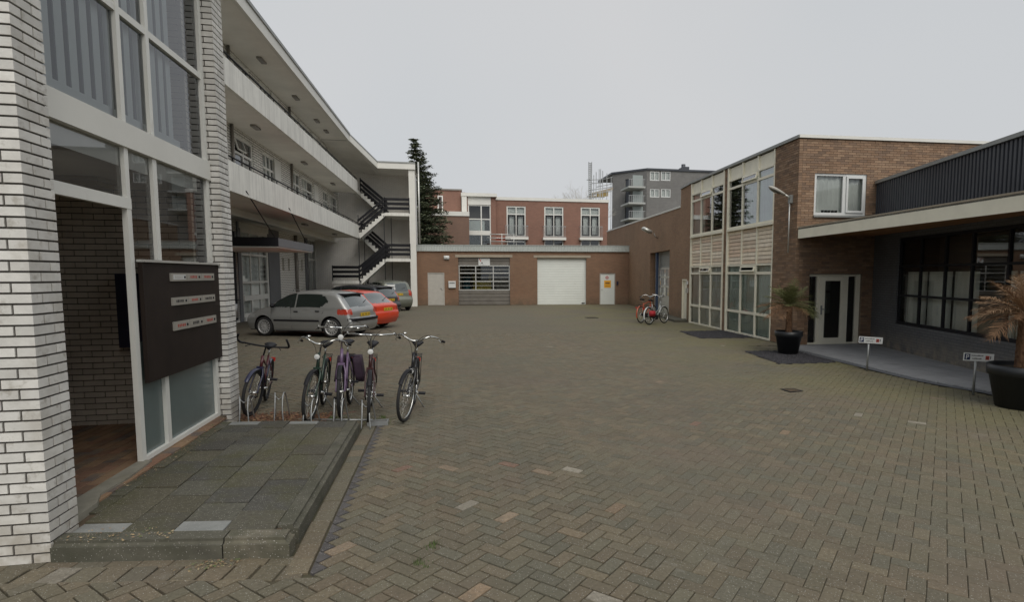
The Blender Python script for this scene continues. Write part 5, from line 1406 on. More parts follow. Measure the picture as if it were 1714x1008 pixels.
p_green = paint('dark_green_frame', (.02,.045,.03)); p_purple = paint('lilac_frame', (.17,.11,.20), .4); p_dkred = paint('dark_red_frame', (.05,.015,.015))
p_black = paint('black_frame', (.015,.015,.018)); p_silver = paint('silver_frame', (.38,.40,.40), .3, .5); p_redbike = paint('orange_red_frame', (.45,.08,.03)); p_blue = paint('dark_blue_frame', (.02,.022,.06))
p_maroon = paint('maroon_frame', (.08,.014,.02))
BG = 'bicycles parked at the low wheel stands'
bike('maroon and blue mountain bike with black bar ends leaning at the left wheel stand', gp(425,697), 445, dict(frame=p_maroon, fork=p_blue, kind='mtb', mud=True, mudmat=p_blue, case=False, hz=.96, rim=m_black, R=.325, carrier=False, stand=False, crank=1.2), lean=radians(-8), steer=radians(-14), group=BG)
bike('dark green ladies bicycle with silver swept handlebar, left of the lilac one', gp(521,707), 541, dict(frame=p_green, kind='step', hz=1.02, lamp=.86, crank=.1, barw=.31), lean=radians(-6), steer=radians(-8), group=BG)
_, PM, _ = bike('lilac framed bicycle with high silver handlebar and dark side bags', gp(569,705), 586, dict(frame=p_purple, kind='step', hz=1.19, lamp=1.07, crank=.9, barw=.31, flat=.9), lean=radians(-1), steer=radians(3), z=radians(2.5), group=BG)
bike('black bicycle with dark red frame and wide flat handlebar, right of the lilac one', gp(616,708), 622, dict(frame=p_dkred, kind='gents', hz=1.14, lamp=.93, crank=0, barw=.31, flat=.9), lean=radians(-3), steer=radians(2), group=BG)
bike('silver and black city bicycle standing free at the right end of the row', gp(683,706), 693, dict(frame=p_black, kind='gents', hz=1.06, lamp=.66, crank=.15, mudmat=m_black), lean=radians(-5), steer=radians(-14), group=BG)
# side bags on the lilac bicycle
pb = thing('side_bags', 'dark purple and black side bags hanging over the rear wheel of the lilac bicycle', 'bags', PM @ TR(-.05, 0, .74))
m_bag = M_('dark_purple_cloth', (.035,.018,.035), .8, nscale=12, namt=.3)
for s in (-1, 1):
    bm = bmesh.new(); bmesh.ops.create_cube(bm, size=1); bmesh.ops.subdivide_edges(bm, edges=list(bm.edges), cuts=3, use_grid_fill=True)
    for v in bm.verts:
        x, y, z = v.co; v.co = (x*.36*(1-.12*abs(z)) , s*(.13+.05*z*-1) + y*.13*(1-.3*abs(x)), -.20+z*.36+.02*sin(x*9+s))
    for f in bm.faces: f.smooth = True
    me = bpy.data.meshes.new('bag'); bm.to_mesh(me); bm.free(); me.materials.append(m_bag); put(bpy.data.objects.new('bag', me), pb)
b = MB(); b.box(-.12,.12,-.15,.15,-.03,-.01); b.build('bridge_strap', m_bag, pb)
# two bicycles by the warehouse door
def bike2(label, f, r_, spec, **k): return bike(label, f, 0, spec, Rv=r_, group='bicycles leaning by the warehouse door', **k)
bR = gp(1087, 544); fF = bR + (gp(1113, 541)-bR).normalized()*1.07
bike2('silver and white bicycle with red bag leaning by the warehouse roller door', fF, bR, dict(frame=p_silver, kind='step', hz=1.08, mudmat=m_signw, crank=.3), lean=radians(-4))
bR2 = gp(1073, 541); fF2 = bR2 + (gp(1101, 537)-bR2).normalized()*1.07
bike2('orange red bicycle behind the silver one by the warehouse door', fF2, bR2, dict(frame=p_redbike, kind='gents', hz=1.05, mudmat=p_redbike, crank=1.), lean=radians(-3))
rbag = thing('red_bag', 'small red bag hanging on the silver bicycle by the warehouse door', 'bag', RM @ TR(0,0,0))
rbag.matrix_world = TR(bR.x+.05, bR.y-.16, .34); WM[rbag.name] = rbag.matrix_world.copy()
rbox(-.13,.13,-.05,.05,0,.22,.03,M_('red_cloth',(.38,.02,.03),.7),'bag',rbag)
# bicycle behind the silver car
pB = GF @ Vector((22.3, 2.5, 0)); pB2 = GF @ Vector((23.35, 2.7, 0))
bike('dark bicycle with red frame against the white brick wall behind the silver car', pB, 0, dict(frame=p_redbike, kind='gents', hz=1.12, crank=.3), Rv=pB2)

# wheel stands
def stand(px, py, rot=0, lab='', hgt=.34):
    p = gp(px, py); t = thing('wheel_stand', lab, 'bicycle stand', TR(p.x, p.y, 0, rot), 'low galvanised bicycle wheel stands')
    for s in (-1, 1):
        b = MB(); b.tube(ctr([(s*.055,-.16,0),(s*.045,-.12,hgt*.55),(s*.05,-.05,hgt*.95),(s*.06,.01,hgt),(s*.065,.07,hgt*.8),(s*.09,.16,0)], 6), .009, 7); b.build('loop', m_steel, t)
    b = MB(); b.tube(ctr([(-.05,-.06,hgt*.93),(0,-.05,hgt*.78),(.05,-.06,hgt*.93)], 5), .008, 6); b.build('cross_bar', m_steel, t)
stand(411, 706, .2, 'galvanised wheel stand under the front wheel of the maroon mountain bike, beside the white pillar')
stand(470, 702, .1, 'empty galvanised wheel stand between the mountain bike and the dark green bicycle', .36)
stand(519, 712, 0, 'galvanised wheel stand gripping the dark green bicycle')
stand(569, 712, 0, 'galvanised wheel stand gripping the lilac bicycle')
stand(615, 714, 0, 'galvanised wheel stand gripping the dark red bicycle')
p = gp(633, 711); t = thing('metal_tray', 'rusty steel tray at the right end of the wheel stands', 'tray', TR(p.x, p.y, 0, .02))
b = MB(); b.box(-.13,.13,-.07,-.055,0,.05); b.box(-.13,.13,.055,.07,0,.05); b.box(-.13,-.115,-.055,.055,0,.049); b.box(.115,.13,-.055,.055,0,.049); b.build('frame', m_steel, t)
b = MB(); b.box(-.115,.115,-.055,.055,0,.02); b.build('bed', m_dirt, t)
p0 = gp(500, 704); p1 = gp(624, 705); t = thing('stand_rail', 'low steel rail on the ground joining the wheel stands', 'rail', TR(p0.x, p0.y, 0))
b = MB(); b.tube([(0,0,.012),(p1.x-p0.x, p1.y-p0.y, .012)], .012, 6); b.build('rail', m_steel, t)

# ================================================================== CARS
def interp(P, x):
    for i in range(len(P)-1):
        (x0,z0),(x1,z1) = P[i],P[i+1]
        if (x0-x)*(x1-x) <= 0 and x0 != x1: return z0+(z1-z0)*(x-x0)/(x1-x0)
    return P[0][1] if abs(x-P[0][0]) < abs(x-P[-1][0]) else P[-1][1]
def make_car(label, M, sp):
    t = thing('parked_car', label, 'car', M, 'cars parked against the gallery building')
    W = sp['W']/2; T0 = sp['top']; belt = sp['belt']; R = sp['R']; axf, axr = sp['axf'], sp['axr']
    T = [(p.x, p.z) for p in ctr([(x,0,z) for x,z in T0], 6)]
    xf, xr_ = max(p[0] for p in T), min(p[0] for p in T)
    # split contour: front part (bottom to xmax), top, rear
    iF = max(range(len(T)), key=lambda i: T[i][0]); iR = min(range(len(T)), key=lambda i: T[i][0])
    topc = T[iF:iR+1]; fb = T[:iF+1]; rbm = T[iR:]
    taperF, taperR = sp.get('tf', .13), sp.get('tr', .07)
    def dist(x, z):
        best = 9
        for i in range(0, len(T)-1):
            ax, az = T[i]; bx, bz = T[i+1]; dx_, dz_ = bx-ax, bz-az; l2 = dx_*dx_+dz_*dz_
            u = 0 if l2 == 0 else max(0, min(1, ((x-ax)*dx_+(z-az)*dz_)/l2))
            best = min(best, hypot(x-ax-dx_*u, z-az-dz_*u))
        return best
    rnd_ = sp.get('round', .11)
    def Wy(x, z):
        w = W
        if x > axf-.25: w *= 1-taperF*((x-axf+.25)/(xf-axf+.25))**2.2
        if x < axr+.1: w *= 1-taperR*((axr+.1-x)/(axr+.1-xr_))**2
        if z > belt: w -= (z-belt)*sp.get('tumble', .34)
        elif z > belt-.18: w -= .012*(1-(belt-z)/.18)
        if z < .42: w -= (.42-z)*.16
        w += .014*math.exp(-((z-.62)/.12)**2)
        d = dist(x, z)
        if d < rnd_: w -= rnd_*(1-sqrt(max(0, 1-((rnd_-d)/rnd_)**2)))*.75
        return w
    nx, nz_ = 110, 30
    xs = [xf-(xf-xr_)*(.5-.5*cos(pi*i/nx))*.5-(xf-xr_)*i/nx*.5 for i in range(nx+1)]
    def zt(x): return interp(topc, x)
    def zb(x):
        z = sp.get('sill', .20)
        if x > fb[0][0]: z = max(z, interp(fb, x) if len(fb) > 1 else z)
        if x < rbm[-1][0]: z = max(z, interp(rbm, x) if len(rbm) > 1 else z)
        return z
    grid = []
    Ra = R+.055
    for i, x in enumerate(xs):
        a, b_ = zb(x), max(zt(x), zb(x)+.01); col_ = []
        for k in range(nz_+1):
            z = a+(b_-a)*k/nz_; X, Z = x, z
            col_.append([X, Z])
        grid.append(col_)
    inside = lambda X, Z: any(hypot(X-ax, Z-R-.01) < Ra for ax in (axf, axr))
    # which faces survive
    faces = []
    for i in range(nx):
        for k in range(nz_):
            q = [(i,k),(i+1,k),(i+1,k+1),(i,k+1)]
            if all(inside(*grid[a][b_]) for a, b_ in q): continue
            faces.append(q)
    for col_ in grid:
        for p in col_:
            for ax in (axf, axr):
                d = hypot(p[0]-ax, p[1]-R-.01)
                if 1e-6 < d < Ra: p[0] = ax+(p[0]-ax)*Ra/d; p[1] = R+.01+(p[1]-R-.01)*Ra/d
    cats = {}
    def addf(cat, pts):
        D = cats.setdefault(cat, ({}, [], []))
        idx = []
        for p in pts:
            key = (round(p[0],4), round(p[1],4), round(p[2],4))
            if key not in D[0]: D[0][key] = len(D[1]); D[1].append(p)
            idx.append(D[0][key])
        if len(set(idx)) >= 3: D[2].append(tuple(dict.fromkeys(idx)))
    wins = sp['windows']; lightz = sp['light']
    for s in (1, -1):
        for q in faces:
            P2 = [grid[a][b_] for a, b_ in q]; cx = sum(p[0] for p in P2)/4; cz = sum(p[1] for p in P2)/4
            cat = 'body'
            for wi, poly in enumerate(wins):
                if inpoly(cx, cz, poly): cat = 'side_window%d%d' % (wi, s > 0)
            if cx < xr_+lightz[2]  and lightz[0] < cz < lightz[1]: cat = 'tail_light%d' % (s > 0)
            if cx > xf-.42 and sp['head'][0] < cz < sp['head'][1]: cat = 'headlight%d' % (s > 0)
            pts = [(p[0], s*Wy(p[0], p[1]), p[1]) for p in P2]
            if cat.startswith('side_window'): pts = [(p[0], p[1]-s*.006, p[2]) for p in pts]
            addf(cat, pts if s < 0 else pts[::-1])
    m = 14
    def cross(p, nrm):
        ye = Wy(p[0], p[1]); out = []
        for k in range(m+1):
            u = -1+2*k/m; cr_ = .035*(1-u*u)
            if nrm[0] < -.7 or nrm[0] > .7: cr_ = .06*(1-u*u)
            out.append((p[0]+nrm[0]*cr_, u*ye, p[1]+nrm[1]*cr_))
        return out
    full = [(x, z) for x, z in T if z >= sp.get('sill',.2)-.001]
    ring = []
    for i, p in enumerate(full):
        a, b_ = full[max(i-1,0)], full[min(i+1,len(full)-1)]; tx, tz = b_[0]-a[0], b_[1]-a[1]; l = hypot(tx, tz) or 1
        ring.append(cross(p, (tz/l*-1*-1 if False else -tz/l*-1, -tx/l)) if False else cross(p, (tz/l*(-1)*(-1) if False else (tz/l)*(1 if False else -1)*-1, -tx/l)))
    # outward normal of a contour running front->top->rear is (dz, -dx) rotated: (tz, -tx)
    for i in range(len(ring)-1):
        for k in range(m):
            P4 = [ring[i][k], ring[i][k+1], ring[i+1][k+1], ring[i+1][k]]
            cx = sum(p[0] for p in P4)/4; cy_ = sum(p[1] for p in P4)/4; cz = sum(p[2] for p in P4)/4
            u = abs(-1+2*(k+.5)/m); cat = 'body'
            if sp['ws'][0] > cx > sp['ws'][1] and u < .93 and cz > belt: cat = 'windscreen'
            if sp['rw'][0] > cz > sp['rw'][1] and cx < sp.get('rwx', -1.) and u < .88: cat = 'rear_window'
            if cx < xr_+.45 and lightz[0] < cz < lightz[1] and u > .80: cat = 'tail_light%d' % (cy_ > 0)
            if cx > xf-.4 and sp['head'][0] < cz < sp['head'][1] and u > .58: cat = 'headlight%d' % (cy_ > 0)
            addf(cat, P4)
    glassnames = {'side_window': m_carside, 'windscreen': m_carglass, 'rear_window': m_carglass, 'tail_light': m_tail, 'headlight': m_head, 'body': sp['paint']}
    for c, (dd, v, f) in cats.items():
        base = c.rstrip('0123456789'); mb = MB(); mb.mesh(v, f, True); mb.build(base, glassnames[base], t)
    # underbody and wheel housings
    b = MB(); b.box(xr_+.15, xf-.15, -W+.12, W-.12, .19, .5); b.box(axr+R+.1, axf-R-.1, -W+.05, W-.05, .17, .24); b.build('underbody', m_ink, t)
    for ax in (axf, axr):
        for s in (-1, 1):
            m_ = MB(); n = 18; v = []
            for i in range(n+1):
                a = pi*i/n-.2+.4*0; a = -.25+(pi+.5)*i/n
                v += [(ax+Ra*cos(a), s*(W-.03), R+.01+Ra*sin(a)), (ax+Ra*cos(a), s*(W-.30), R+.01+Ra*sin(a))]
            m_.mesh(v, [(2*i,2*i+1,2*i+3,2*i+2) for i in range(n)], True); m_.build('wheel_housing', m_ink, t)
            w = bpy.data.objects.new('wheel', None); put(w, t, M @ TR(ax, s*(W-.10), R))
            b = MB(); b.lathe([(R*.74,-.085),(R*.9,-.095),(R*.985,-.075),(R,-.04),(R,.04),(R*.985,.075),(R*.9,.095),(R*.74,.085)], 30, TR(rx=pi/2, x=0, y=0)); b.build('tyre', m_rubber, w)
            b = MB(); b.lathe([(R*.75,-.082*s),(R*.71,-.092*s),(R*.66,-.075*s),(R*.62,-.03*s)], 30, TR(0,0,0,rx=pi/2)); ns = sp.get('spokes', 14)
            for i in range(ns):
                a = 2*pi*i/ns; A_ = Matrix.Rotation(a, 4, 'Y')
                b.mesh([(-.022,s*.066,R*.10),(.022,s*.066,R*.10),(.014,s*.080,R*.68),(-.014,s*.080,R*.68),(-.022,s*.03,R*.10),(.022,s*.03,R*.10),(.014,s*.05,R*.62),(-.014,s*.05,R*.62)], [(0,1,2,3),(4,5,1,0),(1,5,6,2),(4,0,3,7)], False, A_)
            b.lathe([(0,.074*-s),(R*.16,.070*-s),(R*.2,.05*-s)], 16, TR(0,0,0,rx=pi/2)); b.build('rim', m_hub, w)
            b = MB(); b.lathe([(0,-.02*s),(R*.6,-.02*s)], 20, TR(0,0,0,rx=pi/2)); b.build('brake_disc', m_ink, w)
    # seams, mouldings, handles
    b = MB()
    for s in (-1, 1):
        for seam in sp['seams']: b.tube([(x, s*(Wy(x,z)+.0005), z) for x, z in seam], .005, 4)
    b.build('door_seams', m_ink, t)
    if sp.get('mould'):
        z, x0, x1 = sp['mould']
        for s in (-1, 1):
            m_ = MB(); n = 16; v = []
            for i in range(n+1):
                x = x0+(x1-x0)*i/n; y = Wy(x, z)
                v += [(x, s*(y-.002), z-.03), (x, s*(y+.016), z-.02), (x, s*(y+.016), z+.02), (x, s*(y-.002), z+.03)]
            m_.mesh(v, [(4*i+k,4*i+k+1,4*i+k+5,4*i+k+4) for i in range(n) for k in range(3)]); m_.build('side_moulding', m_black, t)
    for s in (-1, 1):
        for (x, z) in sp['handles']:
            b = MB(); y = Wy(x, z); b.cbox((x, s*(y+.012), z), (.13, .025, .035)); b.build('door_handle', m_black, t)
        x, z = sp['mirror']; y = Wy(x, z)
        rbox(x-.05, x+.06, s*(y+.12)-.085, s*(y+.12)+.085, z-.01, z+.11, .03, sp.get('mirrormat', m_black), 'wing_mirror', t, M)
    # rear bumper strip, plate, wiper, spoiler
    bz = sp['bumper']
    m_ = MB(); n = 16; v = []
    for i in range(n+1):
        u = -1+2*i/n; x = interp([(z, x) for x, z in T[iR-6:]], bz) if False else xr_
        xx = xr_ - .012 - .062*(1-u*u) + (.16*max(0,abs(u)-.86)/.14); y = u*(W*(1-taperR*.7)+.012)
        v += [(xx, y, bz-.045), (xx-.014, y, bz-.03), (xx-.014, y, bz+.03), (xx, y, bz+.045)]
    m_.mesh(v, [(4*i+k,4*i+k+1,4*i+k+5,4*i+k+4) for i in range(n) for k in range(3)], True)
    if sp.get('bumpermat'): m_.build('bumper_strip', sp['bumpermat'], t)
    pz = sp['plate']; px_ = interp([(z_, x_) for x_, z_ in T[len(T)//2:]], pz) - .075 if True else 0
    px_ = min(px_, -1.0)
    b = MB(); b.box(px_-.012, px_, -.26, .26, pz-.055, pz+.055); pl_ = b.build('number_plate', m_plate, t)
    b = MB(); yy = .2
    for i, g_ in enumerate((1,1,0,1,1,0,1,1)):
        y = .205-.058*i
        if g_: b.box(px_-.0135, px_-.012, y-.018, y+.018, pz-.03, pz+.03) if i % 3 else b.box(px_-.0135, px_-.012, y-.006, y+.006, pz-.03, pz+.03)
        else: b.box(px_-.0135, px_-.012, y-.012, y+.012, pz-.006, pz+.006)
    b.build('plate_characters', m_ink, pl_)['kind'] = 'stuff'
    zz = sp['rw'][1]+.06; xw = interp([(z_, x_) for x_, z_ in T[len(T)//2:]], zz)
    b = MB(); b.tube([(xw-.055,-.02,zz-.02),(xw-.03,-.22,zz+.05),(xw-.0,-.42,zz+.13)], .011, 5); b.build('rear_wiper', m_ink, t)
    if sp.get('spoiler'):
        x, z = sp['spoiler']; yw = Wy(x, z)-.06
        b = MB(); b.mesh([(x+.12,-yw,z+.02),(x-.14,-yw+.05,z+.0),(x-.14,yw-.05,z+.0),(x+.12,yw,z+.02),(x+.12,-yw,z-.03),(x-.14,-yw+.05,z-.035),(x-.14,yw-.05,z-.035),(x+.12,yw,z-.03)], [(0,1,2,3),(7,6,5,4),(0,4,5,1),(1,5,6,2),(2,6,7,3)])
        b.build('spoiler', sp.get('spoilermat', m_black), t)
    return t
m_tail = M_('tail_lamp_red', (.42, .045, .025), .15, coat=.8); m_head = M_('headlamp_glass', (.35,.36,.36), .1, coat=.8)
m_hub = M_('silver_wheel', (.62,.62,.62), .35, metal=.6)
carp = lambda n, c, me=.35: M_(n, c, .38, metal=me, coat=.7, nscale=1.2, namt=.04)
def wpoly(*p): return list(p)
HATCH = dict(W=1.66, belt=.90, R=.305, axf=1.17, axr=-1.24, sill=.21,
    top=[(1.80,.21),(1.88,.33),(1.90,.50),(1.83,.64),(1.62,.76),(1.28,.87),(1.02,.95),(.62,1.19),(.28,1.36),(-.1,1.42),(-.6,1.425),(-1.05,1.395),(-1.38,1.335),(-1.60,1.12),(-1.76,.93),(-1.83,.80),(-1.86,.62),(-1.92,.52),(-1.93,.38),(-1.86,.21)],
    windows=[[(.88,.93),(.02,.93),(.02,1.36),(.26,1.345),(.62,1.175)], [(-.0,.93),(-.92,.95),(-1.13,1.12),(-1.0,1.28),(-.75,1.345),(-.01,1.355)]],
    ws=(.92,.30), rw=(1.31,.95), rwx=-1.40, light=(.72,.88,.46), head=(.58,.72),
    seams=[[(.85,.93),(.88,.6),(.82,.26)],[(.165,1.35),(.165,.93),(.15,.6),(.15,.26)],[(-.86,.26),(-.84,.5),(-.95,.75),(-1.08,1.0)],[(.82,.25),(.0,.235),(-.82,.25)]],
    handles=[(-.02,.80),(-.78,.82)], mould=(.52,.78,-.84), mirror=(.72,.93), bumper=.56, bumpermat=m_black, plate=.70, spoiler=(-1.42,1.345), tumble=.36)
# silver hatchback
A_ = gp(445, 559.5); B_ = gp(557, 565.5)
hd = math.atan2(A_.y-B_.y, A_.x-B_.x)
hd = radians(156)
def carM(wheelpx, heading, axr, W, side=1):
    """put the rear wheel (side 1 = left) on a ground pixel"""
    p = gp(*wheelpx); v = Matrix.Rotation(heading, 4, 'Z') @ Vector((axr, side*(W/2-.08), 0))
    return Matrix.Translation((p.x-v.x, p.y-v.y, 0)) @ Matrix.Rotation(heading, 4, 'Z')
sp = dict(HATCH, paint=carp('silver_grey_car_paint', (.36, .365, .36), .55))
make_car('silver grey five door hatchback nearest the camera, with its rear to the courtyard', carM((557,565.5), hd, -1.24, 1.66), sp)
RED = dict(W=1.68, belt=.86, R=.29, axf=1.15, axr=-1.25, sill=.22,
    top=[(1.85,.22),(1.94,.36),(1.94,.55),(1.85,.66),(1.5,.74),(1.0,.86),(.55,1.12),(.2,1.30),(-.3,1.36),(-.85,1.35),(-1.25,1.29),(-1.55,1.05),(-1.78,.90),(-1.90,.84),(-1.93,.66),(-1.97,.55),(-1.97,.40),(-1.88,.22)],
    windows=[[(.75,.89),(-.15,.89),(-.15,1.29),(.2,1.25)], [(-.22,.89),(-.95,.90),(-1.15,1.08),(-1.0,1.26),(-.22,1.30)]],
    ws=(.92,.25), rw=(1.28,.93), rwx=-1.22, light=(.66,.82,.10), head=(.58,.70),
    seams=[[(.85,.88),(.85,.28)],[(-.18,1.3),(-.18,.28)]], handles=[(-.05,.76)], mould=(.50,.8,-.85), mirror=(.7,.88), bumper=.50, plate=.71, tumble=.36, paint=carp('bright_red_car_paint', (.62,.05,.015), 0))
make_car('bright red hatchback parked just behind the silver one', carM((641,546), hd-radians(4), -1.25, 1.68, -1), RED)
WAG = dict(W=1.70, belt=.93, R=.30, axf=1.35, axr=-1.25, sill=.22,
    top=[(2.05,.22),(2.14,.4),(2.12,.6),(1.95,.72),(1.4,.86),(1.1,.96),(.6,1.28),(.3,1.42),(-.4,1.48),(-1.2,1.46),(-1.72,1.39),(-1.92,1.1),(-2.0,.93),(-2.04,.75),(-2.1,.58),(-2.1,.4),(-2.0,.22)],
    windows=[[(.85,.96),(.0,.96),(.0,1.40),(.3,1.36)], [(-.07,.96),(-.9,.96),(-.9,1.40),(-.07,1.41)], [(-.98,.96),(-1.6,.97),(-1.72,1.1),(-1.55,1.34),(-.98,1.39)]],
    ws=(1.0,.35), rw=(1.36,.98), rwx=-1.6, light=(.78,1.2,.14), head=(.6,.75),
    seams=[[(.9,.95),(.9,.28)],[(-.03,1.4),(-.03,.28)],[(-.94,1.4),(-.94,.6)]], handles=[(-.2,.83),(-1.05,.84)], mirror=(.8,.96), bumper=.56, bumpermat=m_black, plate=.84, tumble=.30, paint=carp('black_car_paint', (.022,.024,.03), .2), spoiler=(-1.75,1.40))
make_car('black estate car between the bright red car and the grey people carrier', carM((646,531), hd-radians(6), -1.25, 1.70, -1), WAG)
VAN = dict(W=1.74, belt=1.0, R=.31, axf=1.35, axr=-1.28, sill=.24,
    top=[(2.0,.24),(2.08,.4),(2.06,.62),(1.9,.80),(1.5,.96),(1.2,1.06),(.75,1.38),(.4,1.54),(-.3,1.62),(-1.1,1.60),(-1.68,1.52),(-1.88,1.2),(-1.96,1.0),(-2.0,.75),(-2.07,.62),(-2.07,.42),(-1.98,.24)],
    windows=[[(.95,1.03),(.05,1.03),(.05,1.50),(.45,1.47)], [(-.02,1.03),(-.85,1.03),(-.85,1.52),(-.02,1.53)], [(-.93,1.03),(-1.55,1.04),(-1.72,1.2),(-1.55,1.45),(-.93,1.51)]],
    ws=(1.1,.45), rw=(1.48,1.06), rwx=-1.6, light=(.82,1.12,.16), head=(.65,.82),
    seams=[[(1.0,1.0),(1.0,.3)],[(.02,1.5),(.02,.3)],[(-.89,1.5),(-.89,.6)]], handles=[(-.15,.9),(-1.0,.92)], mirror=(.9,1.03), bumper=.56, plate=.90, tumble=.30, round=.15, paint=carp('greenish_grey_car_paint', (.19,.20,.165), .4))
make_car('greenish grey people carrier parked farthest back beside the garage wall', carM((683,519), radians(113), -1.28, 1.74, -1), VAN)

# moped by the white pillar
mp = gp(399, 549); mo = thing('moped', 'silver and black moped half hidden behind the white brick pillar', 'moped', TR(mp.x-.35, mp.y+.2, 0, radians(-60)))
for x in (-.6, .62):
    w = bpy.data.objects.new('wheel', None); put(w, mo, wmat(mo) @ TR(x,0,.26)); b = MB(); b.torus(.205,.05,26,10); b.build('tyre', m_rubber, w); b = MB(); b.lathe([(.02,-.04),(.16,-.03),(.16,.03),(.02,.04)],18,TR(rx=pi/2,x=0,y=0)); b.build('rim', m_hub, w)
rbox(-.75,-.05,-.16,.16,.45,.78,.1,m_alu,'body',mo); rbox(.3,.48,-.19,.19,.3,.95,.07,m_alu,'leg_shield',mo); rbox(-.1,.4,-.14,.14,.24,.32,.03,m_black,'footboard',mo)
rbox(-.7,.0,-.13,.13,.77,.88,.05,m_black,'seat',mo); rbox(.42,.72,-.07,.07,.42,.56,.05,m_alu,'front_mudguard',mo)
b = MB(); b.tube([(.62,.06,.26),(.5,.06,.6),(.42,.02,1.0)],.022,8); b.tube([(.62,-.06,.26),(.5,-.06,.6),(.42,-.02,1.0)],.022,8); b.build('fork', m_black, mo)
b = MB(); b.tube([(.3,-.33,1.02),(.4,-.1,1.03),(.4,.1,1.03),(.3,.33,1.02)],.016,8); b.build('handlebar', m_black, mo)
b = MB(); b.lathe([(0,0),(.06,.02),(.07,.09),(0,.1)],14,TR(.42,0,.95,0,pi/2)); b.build('headlight', m_head, mo)
b = MB(); b.tube([(-.1,.1,.24),(-.22,.22,.01),(-.28,.22,.01)],.012,6); b.build('kickstand', m_black, mo)

# ================================================================== PARKING SIGNS
for (px, py, lab, hh) in ((1451, 621.5, 'small white parking sign on a short post, the farther of two by the grey path', .70), (1628.5, 662, 'white parking sign on a short post, the nearer of two, beside the brown palm', .69)):
    p = gp(px, py); t = thing('parking_sign', lab, 'sign', TR(p.x, p.y, 0, radians(-14)), 'low parking signs along the path')
    b = MB(); b.cyl((0,0,-.05),(.015,0,hh-.02),.019,10); b.build('post', m_steel, t)
    T_ = wmat(t) @ TR(.035, -.025, hh-.065, 0, radians(3.0))
    b = MB(); b.box(-.235,.235,-.006,.006,-.065,.065); pl_ = b.build('plate', m_signw, t, T_)
    b = MB(); b.box(-.222,-.135,-.0075,-.006,-.048,.048); b.build('blue_square', m_pblue, pl_)
    b = MB(); y = -.0085   # the letter P
    b.box(-.20,-.187,y,-.0075,-.035,.035); b.box(-.187,-.162,y,-.0075,.024,.035); b.box(-.187,-.162,y,-.0075,-.006,.005); b.box(-.166,-.154,y,-.0075,-.001,.03); b.build('letter_p', m_signw, pl_)
    b = MB(); r = random.Random(9)
    for (zz, xa, xb) in ((.018,-.115,.07),(-.03,-.10,.04)):
        x = xa
        while x < xb: w_ = r.uniform(.007,.013); b.box(x, x+w_, -.0072, -.006, zz, zz+r.choice((.012,.017))); x += w_+.004
    b.build('small_print', m_ink, pl_)
    b = MB(); b.box(.105,.165,-.0073,-.006,-.035,.03); b.build('red_emblem', m_red2, pl_); b = MB(); b.box(.178,.19,-.0073,-.006,-.02,.03); b.box(.12,.15,-.0085,-.0073,-.015,.0); b.build('emblem_letters', m_ink, pl_)

